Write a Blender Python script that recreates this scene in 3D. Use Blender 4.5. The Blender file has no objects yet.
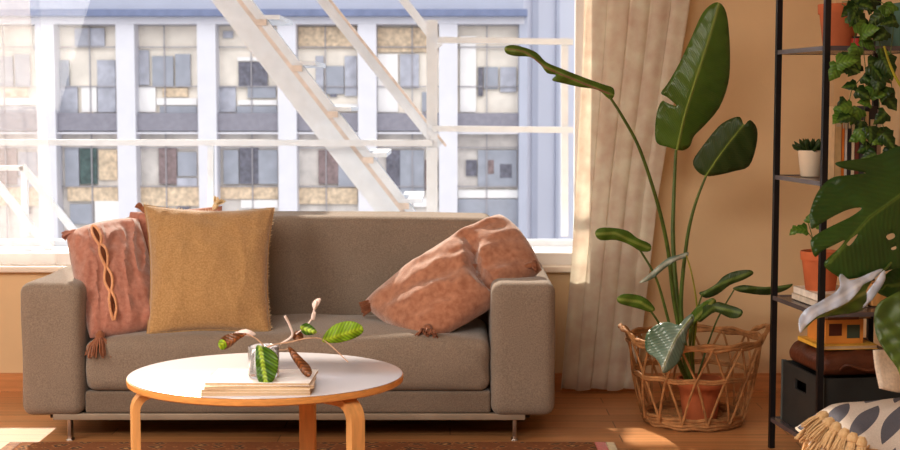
import bpy, bmesh, math, random
from mathutils import Vector, noise
from mathutils.geometry import delaunay_2d_cdt
random.seed(7)
PI = math.pi
sc = bpy.context.scene
COL = sc.collection

# ------------------------------------------------------------------ camera
CAM = Vector((0, 0, 1.38)); F = 1500.0; TH = math.atan(125 / F)
def P(px, py, Y):
    """world point seen at photo pixel (px,py) on the plane y=Y"""
    a, b = (px - 450) / F, (225 - py) / F
    d = Vector((a, math.cos(TH) + b * math.sin(TH), -math.sin(TH) + b * math.cos(TH)))
    return CAM + d * (Y / d.y)
cd = bpy.data.cameras.new('camera'); cam = bpy.data.objects.new('camera', cd); COL.objects.link(cam)
cam.location = CAM; cam.rotation_euler = (PI / 2 - TH, 0, 0)
cd.sensor_width = 36; cd.lens = 36 * F / 900; cd.clip_end = 300
sc.camera = cam
cd.dof.use_dof = True; cd.dof.focus_distance = 5.7; cd.dof.aperture_fstop = 5.6

# ------------------------------------------------------------------ materials
def srgb(c):
    return tuple(((x / 255) / 12.92 if x / 255 <= .04045 else ((x / 255 + .055) / 1.055) ** 2.4) for x in c) + (1,)
MC = {}
def mat(name, c, rough=.6, var=.12, scale=8, bump=0, bscale=200, spec=.4, metal=0, transl=0, sheen=0, c2=None, stretch=(1, 1, 1), coat=0):
    if name in MC: return MC[name]
    m = bpy.data.materials.new(name); m.use_nodes = True; MC[name] = m
    N, L = m.node_tree.nodes, m.node_tree.links
    b = N['Principled BSDF']
    b.inputs['Roughness'].default_value = rough; b.inputs['Metallic'].default_value = metal
    b.inputs['Specular IOR Level'].default_value = spec
    if coat: b.inputs['Coat Weight'].default_value = coat; b.inputs['Coat Roughness'].default_value = .12
    if sheen: b.inputs['Sheen Weight'].default_value = sheen; b.inputs['Sheen Roughness'].default_value = .5
    tc = N.new('ShaderNodeTexCoord'); mp = N.new('ShaderNodeMapping'); mp.inputs['Scale'].default_value = stretch
    L.new(tc.outputs['Object'], mp.inputs['Vector'])
    nz = N.new('ShaderNodeTexNoise'); nz.inputs['Scale'].default_value = scale; nz.inputs['Detail'].default_value = 6
    L.new(mp.outputs[0], nz.inputs['Vector'])
    cr = N.new('ShaderNodeValToRGB')
    base = srgb(c); lo = srgb(c2) if c2 else tuple(x * (1 - var) for x in base[:3]) + (1,)
    hi = base if c2 else tuple(min(1, x * (1 + var)) for x in base[:3]) + (1,)
    cr.color_ramp.elements[0].color = lo; cr.color_ramp.elements[1].color = hi
    cr.color_ramp.elements[0].position = .3; cr.color_ramp.elements[1].position = .7
    L.new(nz.outputs['Fac'], cr.inputs[0]); L.new(cr.outputs[0], b.inputs['Base Color'])
    if bump:
        n2 = N.new('ShaderNodeTexNoise'); n2.inputs['Scale'].default_value = bscale; n2.inputs['Detail'].default_value = 3
        L.new(mp.outputs[0], n2.inputs['Vector'])
        bp = N.new('ShaderNodeBump'); bp.inputs['Strength'].default_value = bump; bp.inputs['Distance'].default_value = .01
        L.new(n2.outputs['Fac'], bp.inputs['Height']); L.new(bp.outputs[0], b.inputs['Normal'])
    if transl:
        t = N.new('ShaderNodeBsdfTranslucent'); mx = N.new('ShaderNodeMixShader'); mx.inputs[0].default_value = transl
        L.new(cr.outputs[0], t.inputs['Color']); L.new(b.outputs[0], mx.inputs[1]); L.new(t.outputs[0], mx.inputs[2])
        L.new(mx.outputs[0], N['Material Output'].inputs['Surface'])
    return m

def fabric(name, c, c2=None, scale=160, sheen=.3, transl=0, big=.14):
    """woven cloth: fine speckle, larger soft tone change, weave bump"""
    m = mat(name, c, rough=.9, var=.14, scale=scale, bump=.35, bscale=260, spec=.12, sheen=sheen, transl=transl, c2=c2)
    N, L = m.node_tree.nodes, m.node_tree.links
    b = N['Principled BSDF']; src = b.inputs['Base Color'].links[0].from_socket
    n = N.new('ShaderNodeTexNoise'); n.inputs['Scale'].default_value = 5
    tc = N.new('ShaderNodeTexCoord'); L.new(tc.outputs['Object'], n.inputs['Vector'])
    mr = N.new('ShaderNodeMapRange'); mr.inputs['To Min'].default_value = 1 - big; mr.inputs['To Max'].default_value = 1 + big
    L.new(n.outputs['Fac'], mr.inputs['Value'])
    mx = N.new('ShaderNodeMix'); mx.data_type = 'RGBA'; mx.blend_type = 'MULTIPLY'; mx.inputs[0].default_value = 1
    L.new(src, mx.inputs[6]); L.new(mr.outputs[0], mx.inputs[7]); L.new(mx.outputs[2], b.inputs['Base Color'])
    return m

def leafmat(name, mid, body, edge, veins=.25, rough=.35, transl=.25, freq=120, back=None, spec=.5):
    """leaf: uv.x = distance to midrib (m, signed), uv.y = distance along it"""
    m = bpy.data.materials.new(name); m.use_nodes = True
    N, L = m.node_tree.nodes, m.node_tree.links; b = N['Principled BSDF']
    b.inputs['Roughness'].default_value = rough; b.inputs['Specular IOR Level'].default_value = spec
    uv = N.new('ShaderNodeUVMap'); sp = N.new('ShaderNodeSeparateXYZ'); L.new(uv.outputs[0], sp.inputs[0])
    ab = N.new('ShaderNodeMath'); ab.operation = 'ABSOLUTE'; L.new(sp.outputs[0], ab.inputs[0])
    a2 = N.new('ShaderNodeMath'); a2.operation = 'MULTIPLY_ADD'; a2.inputs[1].default_value = -.9
    L.new(ab.outputs[0], a2.inputs[0]); L.new(sp.outputs[1], a2.inputs[2])
    s1 = N.new('ShaderNodeMath'); s1.operation = 'MULTIPLY'; s1.inputs[1].default_value = freq * 2; L.new(a2.outputs[0], s1.inputs[0])
    s2 = N.new('ShaderNodeMath'); s2.operation = 'SINE'; L.new(s1.outputs[0], s2.inputs[0])
    cr = N.new('ShaderNodeValToRGB'); sc1 = N.new('ShaderNodeMath'); sc1.operation = 'MULTIPLY'; sc1.inputs[1].default_value = 8
    L.new(ab.outputs[0], sc1.inputs[0]); L.new(sc1.outputs[0], cr.inputs[0])
    e = cr.color_ramp.elements; e[0].color = srgb(mid); e[0].position = .02; e[1].color = srgb(edge); e[1].position = .9
    k = e.new(.07); k.color = srgb(body)
    mr = N.new('ShaderNodeMapRange'); mr.inputs['From Min'].default_value = -1; mr.inputs['To Min'].default_value = 1 - veins; mr.inputs['To Max'].default_value = 1 + veins
    L.new(s2.outputs[0], mr.inputs['Value'])
    tn = N.new('ShaderNodeTexNoise'); tn.inputs['Scale'].default_value = 14
    tc = N.new('ShaderNodeTexCoord'); L.new(tc.outputs['Object'], tn.inputs['Vector'])
    m0 = N.new('ShaderNodeMath'); m0.operation = 'MULTIPLY_ADD'; m0.inputs[1].default_value = .6; m0.inputs[2].default_value = .7
    L.new(tn.outputs['Fac'], m0.inputs[0])
    m1 = N.new('ShaderNodeMath'); m1.operation = 'MULTIPLY'; L.new(m0.outputs[0], m1.inputs[0]); L.new(mr.outputs[0], m1.inputs[1])
    mx = N.new('ShaderNodeMix'); mx.data_type = 'RGBA'; mx.blend_type = 'MULTIPLY'; mx.inputs[0].default_value = 1
    L.new(cr.outputs[0], mx.inputs[6]); L.new(m1.outputs[0], mx.inputs[7])
    L.new(mx.outputs[2], b.inputs['Base Color'])
    bp = N.new('ShaderNodeBump'); bp.inputs['Strength'].default_value = .25; bp.inputs['Distance'].default_value = .002
    L.new(s2.outputs[0], bp.inputs['Height']); L.new(bp.outputs[0], b.inputs['Normal'])
    t = N.new('ShaderNodeBsdfTranslucent'); ms = N.new('ShaderNodeMixShader'); ms.inputs[0].default_value = transl
    L.new(mx.outputs[2], t.inputs['Color']); L.new(b.outputs[0], ms.inputs[1]); L.new(t.outputs[0], ms.inputs[2])
    L.new(ms.outputs[0], N['Material Output'].inputs['Surface'])
    return m

# ------------------------------------------------------------------ mesh builder
def wloc(o):
    v = Vector((0, 0, 0))
    while o: v += o.location; o = o.parent
    return v
class MB:
    def __init__(s): s.v = []; s.f = []; s.uv = None
    def add(s, v, f):
        n = len(s.v); s.v += [tuple(x) for x in v]; s.f += [tuple(i + n for i in q) for q in f]; return s
    def box(s, x0, x1, y0, y1, z0, z1):
        v = [(x, y, z) for x in (x0, x1) for y in (y0, y1) for z in (z0, z1)]
        return s.add(v, [(0, 1, 3, 2), (4, 6, 7, 5), (0, 4, 5, 1), (2, 3, 7, 6), (0, 2, 6, 4), (1, 5, 7, 3)])
    def rbox(s, x0, x1, y0, y1, z0, z1, r=.02, n=6, fn=None):
        """rounded box on an even grid; fn(point,u,v,w)->point reshapes it"""
        c = Vector(((x0 + x1) / 2, (y0 + y1) / 2, (z0 + z1) / 2)); h = Vector(((x1 - x0) / 2, (y1 - y0) / 2, (z1 - z0) / 2))
        r = min(r, min(h) * .999); idx = {}; vs = []; fs = []
        def ticks(hh):
            k = max(2, int(round(n))); t = [-hh + r * (1 - math.cos(i * PI / 8)) * 1.0 for i in range(4)]
            mid = [-(hh - r) + 2 * (hh - r) * i / k for i in range(k + 1)]
            return t + mid + [-q for q in reversed(t)]
        T = [ticks(h[i]) for i in range(3)]
        def vert(p):
            k = (round(p[0], 6), round(p[1], 6), round(p[2], 6))
            if k in idx: return idx[k]
            q = Vector(p); inner = Vector([max(-(h[i] - r), min(h[i] - r, q[i])) for i in range(3)])
            d = q - inner
            if d.length > 1e-9: q = inner + d.normalized() * r
            w = c + q
            if fn: w = fn(w, q[0] / h[0], q[1] / h[1], q[2] / h[2])
            idx[k] = len(vs); vs.append(w); return idx[k]
        for ax in range(3):
            a, b = (ax + 1) % 3, (ax + 2) % 3
            for sg in (-1, 1):
                for i in range(len(T[a]) - 1):
                    for j in range(len(T[b]) - 1):
                        q = []
                        for (ii, jj) in ((i, j), (i + 1, j), (i + 1, j + 1), (i, j + 1)):
                            p = [0, 0, 0]; p[ax] = sg * h[ax]; p[a] = T[a][ii]; p[b] = T[b][jj]; q.append(vert(p))
                        if sg < 0: q.reverse()
                        if len(set(q)) == 4: fs.append(tuple(q))
        return s.add(vs, fs)
    def tube(s, pts, rad, n=8, cap=True, flat=None):
        pts = [Vector(p) for p in pts]; m = len(pts)
        R = rad if isinstance(rad, (list, tuple)) else [rad] * m
        t0 = (pts[1] - pts[0]).normalized(); up = Vector((0, 0, 1)) if abs(t0.z) < .9 else Vector((1, 0, 0))
        if flat is not None: up = Vector(flat[0])
        a = (up - t0 * up.dot(t0)).normalized(); vs = []
        for i, p in enumerate(pts):
            t = (pts[min(i + 1, m - 1)] - pts[max(i - 1, 0)]).normalized()
            a = (a - t * a.dot(t)).normalized(); b = t.cross(a)
            for k in range(n):
                an = 2 * PI * k / n + (PI / n if n == 4 else 0)
                if flat is not None:   # rectangular section: half sizes flat[1] (along up) x flat[2]
                    sx, sy = ((1, 1), (-1, 1), (-1, -1), (1, -1))[k]
                    vs.append(p + a * flat[1] * sx + b * flat[2] * sy)
                else: vs.append(p + (a * math.cos(an) + b * math.sin(an)) * R[i])
        fs = [(i * n + k, i * n + (k + 1) % n, (i + 1) * n + (k + 1) % n, (i + 1) * n + k) for i in range(m - 1) for k in range(n)]
        if cap: fs += [tuple(reversed(range(n))), tuple((m - 1) * n + k for k in range(n))]
        return s.add(vs, fs)
    def bar(s, p, q, w, d, up=(0, 0, 1)):
        return s.tube([p, q], 0, n=4, flat=(up, w / 2, d / 2))
    def lathe(s, prof, c=(0, 0, 0), n=32, sx=1, sy=1):
        vs = []; m = len(prof)
        for r, z in prof:
            for k in range(n): vs.append((c[0] + sx * r * math.cos(2 * PI * k / n), c[1] + sy * r * math.sin(2 * PI * k / n), c[2] + z))
        fs = [(i * n + k, i * n + (k + 1) % n, (i + 1) * n + (k + 1) % n, (i + 1) * n + k) for i in range(m - 1) for k in range(n)]
        if prof[0][0] > 1e-4: fs.append(tuple(reversed(range(n))))
        if prof[-1][0] > 1e-4: fs.append(tuple((m - 1) * n + k for k in range(n)))
        return s.add(vs, fs)
    def grid(s, fn, nu, nv):
        vs = [fn(i / nu, j / nv) for i in range(nu + 1) for j in range(nv + 1)]
        return s.add(vs, [(i * (nv + 1) + j, (i + 1) * (nv + 1) + j, (i + 1) * (nv + 1) + j + 1, i * (nv + 1) + j + 1) for i in range(nu) for j in range(nv)])
    def build(s, name, m, parent=None, smooth=True, origin=None, solid=0, sub=0):
        me = bpy.data.meshes.new(name); off = Vector((0, 0, 0))
        o = bpy.data.objects.new(name, me); COL.objects.link(o)
        if parent: off = wloc(parent); o.parent = parent
        elif origin is not None: off = Vector(origin); o.location = off
        me.from_pydata([tuple(Vector(v) - off) for v in s.v], [], s.f)
        if s.uv:
            l = me.uv_layers.new(name='UVMap')
            for lp in me.loops: l.data[lp.index].uv = s.uv[lp.vertex_index]
        me.materials.append(m)
        bm = bmesh.new(); bm.from_mesh(me); bmesh.ops.recalc_face_normals(bm, faces=bm.faces)
        if smooth:
            for f in bm.faces: f.smooth = True
            for e in bm.edges:
                if len(e.link_faces) == 2 and e.calc_face_angle(0) > .7: e.smooth = False
        bm.to_mesh(me); bm.free()
        if solid:
            md = o.modifiers.new('thick', 'SOLIDIFY'); md.thickness = solid; md.offset = 0
        if sub:
            md = o.modifiers.new('sub', 'SUBSURF'); md.levels = sub; md.render_levels = sub
        return o

def thing(name, label, cat, loc, group=None):
    o = bpy.data.objects.new(name, None); COL.objects.link(o); o.location = loc; o.empty_display_size = .05
    return tag(o, label, cat, group)
def tag(o, label, cat, group=None, kind=None):
    o['label'] = label; o['category'] = cat
    if group: o['group'] = group
    if kind: o['kind'] = kind
    return o
def struct(o): o['kind'] = 'structure'; return o

def cr_line(pts, k=6, closed=False):
    pts = [Vector(p) for p in pts]; n = len(pts); out = []
    rng = range(n if closed else n - 1)
    for i in rng:
        g = (lambda j: pts[j % n]) if closed else (lambda j: pts[max(0, min(n - 1, j))])
        a, b, c, d = g(i - 1), g(i), g(i + 1), g(i + 2)
        for t in range(k):
            t /= k
            out.append(.5 * ((2 * b) + (c - a) * t + (2 * a - 5 * b + 4 * c - d) * t * t + (3 * b - a - 3 * c + d) * t ** 3))
    if not closed: out.append(pts[-1])
    return out
def inpoly(x, y, poly):
    r = False; j = len(poly) - 1
    for i in range(len(poly)):
        a, b = poly[i], poly[j]
        if (a[1] > y) != (b[1] > y) and x < (b[0] - a[0]) * (y - a[1]) / (b[1] - a[1]) + a[0]: r = not r
        j = i
    return r
def ribinfo(x, y, rib):
    best = (1e9, 0, 0); al = 0
    for i in range(len(rib) - 1):
        a, b = Vector(rib[i][:2]), Vector(rib[i + 1][:2]); d = b - a; L = d.length; t = max(0, min(1, (Vector((x, y)) - a).dot(d) / (L * L)))
        q = a + d * t; e = Vector((x, y)) - q; di = e.length
        if di < best[0]: best = (di, (1 if d.x * e.y - d.y * e.x > 0 else -1), al + t * L)
        al += L
    return best[0] * best[1], best[2]
def leaf(outline, rib, D, m, parent, name='leaf', fold=.25, holes=(), step=5, k=3, ripple=.004, ribr=0, ribm=None, dfn=None, bow=0):
    """leaf blade traced from its measured outline; D = depth (or (base,tip)), fold = how far the two halves bend back"""
    pix = D[0] / F if isinstance(D, tuple) else D / F
    out = [(p.x, p.y) for p in cr_line([(a, b, 0) for a, b in outline], k, True)]
    hs = [[(p.x, p.y) for p in cr_line([(a, b, 0) for a, b in h], k, True)] for h in holes]
    ribl = sum((Vector(rib[i + 1]) - Vector(rib[i])).length for i in range(len(rib) - 1))
    pts = list(out); edges = [(i, (i + 1) % len(out)) for i in range(len(out))]
    for h in hs:
        n0 = len(pts); pts += h; edges += [(n0 + i, n0 + (i + 1) % len(h)) for i in range(len(h))]
    xs = [p[0] for p in out]; ys = [p[1] for p in out]
    y = min(ys) + step / 2; row = 0
    while y < max(ys):
        x = min(xs) + step / 2 + (row % 2) * step / 2
        while x < max(xs):
            if inpoly(x, y, out) and not any(inpoly(x, y, h) for h in hs) and min((x - a) ** 2 + (y - b) ** 2 for a, b in pts[:n_edge(out, hs)]) > (step * .45) ** 2: pts.append((x, y))
            x += step
        y += step * .87; row += 1
    V, E, Fc, *_ = delaunay_2d_cdt([Vector(p) for p in pts], edges, [], 0, 1e-4)
    def dep(x, y):
        d, al = ribinfo(x, y, rib); t = al / ribl
        base = D[0] + (D[1] - D[0]) * t if isinstance(D, tuple) else D
        z = base + abs(d) * pix * fold + bow * math.sin(PI * t) + ripple * math.sin(al * .35 + d * .2)
        return (dfn(x, y, z) if dfn else z), d * pix, al * pix
    mb = MB(); mb.uv = []
    for v in V:
        z, d, al = dep(v.x, v.y); mb.v.append(tuple(P(v.x, v.y, z))); mb.uv.append((d, al))
    for f in Fc:
        cx = sum(V[i].x for i in f) / len(f); cy = sum(V[i].y for i in f) / len(f)
        if inpoly(cx, cy, out) and not any(inpoly(cx, cy, h) for h in hs): mb.f.append(tuple(f))
    o = mb.build(name, m, parent, solid=.0015)
    if ribr:
        rp = cr_line([(a, b, 0) for a, b in rib], 5)
        line = [P(p.x, p.y, dep(p.x, p.y)[0] - .001) for p in rp]; n = len(line)
        MB().tube(line, [ribr * (1 - .75 * i / n) for i in range(n)], 6).build('midrib', ribm or m, o)
    return o
def n_edge(out, hs): return len(out) + sum(len(h) for h in hs)
def stalk(pts, r0, r1, m, parent, name='stalk'):
    """pts = (px,py,depth) measurements along a stem"""
    w = cr_line([P(*p) for p in pts], 6); n = len(w)
    return MB().tube(w, [r0 + (r1 - r0) * i / (n - 1) for i in range(n)], 8).build(name, m, parent)

# ------------------------------------------------------------------ palette
M_wall = mat('warm_wall_paint', (222, 194, 156), .85, var=.05, scale=3, bump=.08, bscale=60, spec=.15)
M_ceil = mat('ceiling_paint', (235, 222, 205), .9, var=.03)
M_white = mat('white_frame_paint', (240, 238, 236), .45, var=.03, scale=10)
M_sill = mat('sill_paint', (236, 226, 214), .4, var=.04)
M_base = mat('baseboard_wood', (200, 140, 90), .45, var=.15, scale=6, stretch=(1, 1, 8))

def wood_floor():
    m = mat('oak_floor', (206, 150, 100), .32, var=.2, scale=5, stretch=(.35, 8, 1), spec=.5, bump=.05, bscale=40)
    N, L = m.node_tree.nodes, m.node_tree.links; b = N['Principled BSDF']; src = b.inputs['Base Color'].links[0].from_socket
    tc = N.new('ShaderNodeTexCoord'); br = N.new('ShaderNodeTexBrick'); L.new(tc.outputs['Object'], br.inputs['Vector'])
    br.inputs['Scale'].default_value = 1; br.inputs['Brick Width'].default_value = 1.4; br.inputs['Row Height'].default_value = .13
    br.inputs['Mortar Size'].default_value = .0025; br.inputs['Color1'].default_value = (1, 1, 1, 1); br.inputs['Color2'].default_value = (.8, .76, .72, 1); br.inputs['Mortar'].default_value = (.35, .3, .25, 1)
    mx = N.new('ShaderNodeMix'); mx.data_type = 'RGBA'; mx.blend_type = 'MULTIPLY'; mx.inputs[0].default_value = 1
    L.new(src, mx.inputs[6]); L.new(br.outputs[0], mx.inputs[7]); L.new(mx.outputs[2], b.inputs['Base Color'])
    return m
M_floor = wood_floor()

def glassmat(name, tint=(1, 1, 1, 1), ior=1.3):
    m = bpy.data.materials.new(name); m.use_nodes = True; N, L = m.node_tree.nodes, m.node_tree.links
    N.remove(N['Principled BSDF']); t = N.new('ShaderNodeBsdfTransparent'); t.inputs[0].default_value = tint
    g = N.new('ShaderNodeBsdfGlossy'); g.inputs['Roughness'].default_value = .02; fr = N.new('ShaderNodeFresnel'); fr.inputs[0].default_value = ior
    mx = N.new('ShaderNodeMixShader'); L.new(fr.outputs[0], mx.inputs[0]); L.new(t.outputs[0], mx.inputs[1]); L.new(g.outputs[0], mx.inputs[2])
    L.new(mx.outputs[0], N['Material Output'].inputs['Surface']); return m
M_pane = glassmat('window_glass')

# ------------------------------------------------------------------ room shell
X0, X1, Y0, YW, ZC = -3.6, 1.80, -1.6, 7.06, 2.95
WX0, WX1, WZ0, WZ1 = -3.3, .64, .60, 2.72
T = .16
struct(MB().box(X0 - T, X1 + T, Y0 - T, YW + T, -.12, 0).build('floor', M_floor, smooth=False))
struct(MB().box(X0 - T, X1 + T, Y0 - T, YW + T, ZC, ZC + .12).build('ceiling', M_ceil, smooth=False))
struct(MB().box(X0 - T, X0, Y0 - T, YW + T, 0, ZC).build('wall_left', M_wall, smooth=False))
struct(MB().box(X1, X1 + T, Y0 - T, YW + T, 0, ZC).build('wall_right', M_wall, smooth=False))
struct(MB().box(X0, X1, Y0 - T, Y0, 0, ZC).build('wall_front', M_wall, smooth=False))
w = MB(); w.box(X0, WX0, YW, YW + T, 0, ZC); w.box(WX1, X1, YW, YW + T, 0, ZC); w.box(WX0, WX1, YW, YW + T, 0, WZ0 - .03); w.box(WX0, WX1, YW, YW + T, WZ1, ZC)
struct(w.build('wall_back', M_wall, smooth=False))
b = MB(); b.box(X0, X1, YW - .015, YW, 0, .085); b.box(X0, X1, YW - .02, YW - .015, 0, .07)
struct(b.build('baseboard_back', M_base, smooth=False))
struct(MB().box(X1 - .015, X1, Y0, YW - .02, 0, .085).build('baseboard_right', M_base, smooth=False))
# window: frame, mullion, pane
win = bpy.data.objects.new('window_1', None); COL.objects.link(win); win.location = ((WX0 + WX1) / 2, YW, WZ0); struct(win)
f = MB(); fy0, fy1 = YW + .03, YW + .10
f.box(WX0, WX1, fy0, fy1, WZ0, WZ0 + .055); f.box(WX0, WX1, fy0, fy1, WZ1 - .06, WZ1); f.box(WX0, WX0 + .06, fy0, fy1, WZ0, WZ1); f.box(WX1 - .05, WX1, fy0, fy1, WZ0, WZ1)
f.build('window_frame', M_white, win, smooth=False)
MB().box(-2.42, -2.36, fy0, fy1, WZ0 + .055, WZ1 - .06).build('mullion', M_white, win, smooth=False)
for a, c in ((WX0 + .06, -2.42), (-2.36, WX1 - .05)):
    MB().box(a, c, YW + .06, YW + .066, WZ0 + .055, WZ1 - .06).build('pane', M_pane, win, smooth=False)
MB().rbox(WX0 - .02, WX1 + .03, YW - .05, YW + T, WZ0 - .03, WZ0, r=.008, n=2).build('window_sill', M_sill, win)

# ------------------------------------------------------------------ outside
M_bwhite = mat('facade_white', (226, 225, 231), .7, var=.03, scale=4)
M_bgrey = mat('facade_grey', (186, 190, 204), .7, var=.04, scale=2)
M_bblue = mat('cornice_blue', (124, 134, 164), .6, var=.12, scale=6)
M_span = mat('spandrel_grey', (150, 148, 158), .7, var=.1, scale=12)
M_bline = mat('mullion_grey', (176, 172, 176), .6, var=.05)
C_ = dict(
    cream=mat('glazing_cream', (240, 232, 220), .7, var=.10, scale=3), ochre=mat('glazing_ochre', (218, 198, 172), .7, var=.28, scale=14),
    white=mat('glazing_white', (246, 244, 242), .6, var=.02), blue=mat('reflected_bluegrey', (168, 172, 182), .6, var=.10, scale=5),
    dark=mat('reflected_window', (112, 112, 124), .4, var=.35, scale=14), green=mat('reflected_green_window', (80, 100, 98), .4, var=.4, scale=14),
    brown=mat('reflected_brown_window', (142, 124, 124), .4, var=.3, scale=16), grey=mat('reflected_grey', (186, 188, 198), .7, var=.16, scale=7),
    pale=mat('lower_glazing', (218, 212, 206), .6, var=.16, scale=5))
BY = 25.0
def pbox(mb, x0, x1, y0, y1, Y, th=.05):
    a, c = P(x0, y1, Y), P(x1, y0, Y); return mb.box(P(x0, 120, Y).x, P(x1, 120, Y).x, Y, Y + th, a.z, c.z)
bld = thing('office_building', 'long white framed building with grey spandrels seen across the street', 'building', (P(200, 225, BY).x, BY, -9))
pbox(MB(), -420, 523, -330, 9, BY, 3).build('upper_wall', M_bgrey, bld, smooth=False)
c = MB(); pbox(c, -420, 527, 9, 16, BY - .35, .5); c.build('cornice', M_bblue, bld, smooth=False)
pbox(MB(), -420, 524, 15, 24, BY - .12, .4).build('lintel', M_bwhite, bld, smooth=False)
pillars = [37 - 80.5 * k for k in range(5, 0, -1)] + [37, 117, 198, 278, 358, 439]
for x in pillars:
    pbox(MB(), x, x + 18.5, 22, 640, BY - .1, .45).build('pillar', M_bwhite, bld, smooth=False)
pbox(MB(), 519, 527, 16, 640, BY - .1, 3).build('pillar', M_bgrey, bld, smooth=False)
pbox(MB(), -420, 523, 300, 900, BY + .05, 2.5).build('lower_wall', M_bgrey, bld, smooth=False)
R = {  # per bay: buildings mirrored in the glazing, drawn as flat coloured boxes
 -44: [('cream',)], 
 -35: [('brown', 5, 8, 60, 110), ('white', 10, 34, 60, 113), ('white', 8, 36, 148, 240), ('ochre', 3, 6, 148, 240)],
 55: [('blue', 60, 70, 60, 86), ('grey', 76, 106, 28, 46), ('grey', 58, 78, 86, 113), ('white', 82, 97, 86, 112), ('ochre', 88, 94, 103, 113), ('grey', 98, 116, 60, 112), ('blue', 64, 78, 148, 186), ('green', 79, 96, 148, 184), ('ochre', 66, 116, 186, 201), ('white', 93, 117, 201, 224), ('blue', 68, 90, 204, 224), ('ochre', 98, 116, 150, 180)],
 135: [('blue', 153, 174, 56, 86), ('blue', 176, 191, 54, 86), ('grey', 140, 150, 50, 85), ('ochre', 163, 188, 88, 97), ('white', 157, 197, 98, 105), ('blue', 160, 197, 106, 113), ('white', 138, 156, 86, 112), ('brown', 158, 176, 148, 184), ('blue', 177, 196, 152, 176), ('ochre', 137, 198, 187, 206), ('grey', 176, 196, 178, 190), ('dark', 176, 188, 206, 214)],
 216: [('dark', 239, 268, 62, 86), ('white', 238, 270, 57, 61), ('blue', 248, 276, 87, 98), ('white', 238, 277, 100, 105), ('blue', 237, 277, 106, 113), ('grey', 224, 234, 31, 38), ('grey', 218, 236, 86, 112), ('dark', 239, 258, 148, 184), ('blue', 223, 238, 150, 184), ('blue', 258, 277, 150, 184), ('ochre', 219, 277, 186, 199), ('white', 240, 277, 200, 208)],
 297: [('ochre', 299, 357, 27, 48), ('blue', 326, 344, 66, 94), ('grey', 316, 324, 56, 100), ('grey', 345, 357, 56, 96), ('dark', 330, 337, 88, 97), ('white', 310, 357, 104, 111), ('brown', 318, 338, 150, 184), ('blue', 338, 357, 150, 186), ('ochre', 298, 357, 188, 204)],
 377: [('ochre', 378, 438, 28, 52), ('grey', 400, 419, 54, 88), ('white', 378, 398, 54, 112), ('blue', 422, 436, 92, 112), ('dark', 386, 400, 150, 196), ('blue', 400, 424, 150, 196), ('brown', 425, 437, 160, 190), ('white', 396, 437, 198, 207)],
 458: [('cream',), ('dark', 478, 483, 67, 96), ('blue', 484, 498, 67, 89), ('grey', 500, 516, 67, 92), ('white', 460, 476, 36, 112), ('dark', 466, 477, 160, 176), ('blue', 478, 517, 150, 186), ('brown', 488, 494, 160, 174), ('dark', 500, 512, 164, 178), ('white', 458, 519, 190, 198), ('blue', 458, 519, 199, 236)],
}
NM = dict(cream='glazing', ochre='reflected_balcony', white='ledge', blue='reflected_shutter', dark='reflected_window', green='reflected_window', brown='curtain', grey='reflected_panel')  # every part named here is reflected imagery, ledge and curtain included
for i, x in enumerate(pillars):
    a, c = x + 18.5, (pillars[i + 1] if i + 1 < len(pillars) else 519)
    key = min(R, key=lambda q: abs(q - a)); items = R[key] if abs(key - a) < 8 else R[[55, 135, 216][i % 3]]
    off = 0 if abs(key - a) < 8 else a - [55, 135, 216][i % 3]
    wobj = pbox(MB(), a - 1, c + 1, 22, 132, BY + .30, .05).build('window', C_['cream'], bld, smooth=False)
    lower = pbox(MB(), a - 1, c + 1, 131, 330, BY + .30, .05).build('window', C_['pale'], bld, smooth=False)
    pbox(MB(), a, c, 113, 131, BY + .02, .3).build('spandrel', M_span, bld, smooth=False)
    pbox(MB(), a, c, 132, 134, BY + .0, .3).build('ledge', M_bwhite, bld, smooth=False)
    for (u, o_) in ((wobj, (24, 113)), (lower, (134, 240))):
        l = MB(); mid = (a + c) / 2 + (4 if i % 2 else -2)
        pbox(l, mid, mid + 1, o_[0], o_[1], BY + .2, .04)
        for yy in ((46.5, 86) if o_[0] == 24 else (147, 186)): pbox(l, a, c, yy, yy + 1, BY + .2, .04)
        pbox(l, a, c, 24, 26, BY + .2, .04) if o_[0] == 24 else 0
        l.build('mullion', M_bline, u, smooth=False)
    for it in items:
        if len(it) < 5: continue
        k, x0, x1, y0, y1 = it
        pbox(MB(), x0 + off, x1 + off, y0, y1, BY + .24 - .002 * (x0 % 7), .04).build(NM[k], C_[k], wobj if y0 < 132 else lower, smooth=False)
nb = MB(); pbox(nb, 505, 900, -330, 900, BY + 3.2, 3)
nbo = thing('neighbouring_building', 'plain pale blue rendered wall right of the white framed building', 'building', (P(600, 225, BY + 3).x, BY + 3.2, -9))
nb.build('wall', mat('pale_blue_render', (214, 216, 226), .8, var=.03, scale=1), nbo, smooth=False)
for a, c in ((532, 538), (556, 559)):
    pbox(MB(), a, c, -300, 900, BY + 3.1, .1).build('downpipe', M_bgrey, nbo, smooth=False)
struct(MB().box(-60, 60, 7.6, 60, -9.2, -9).build('ground_street', mat('asphalt', (150, 148, 150), .9), smooth=False))
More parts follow.
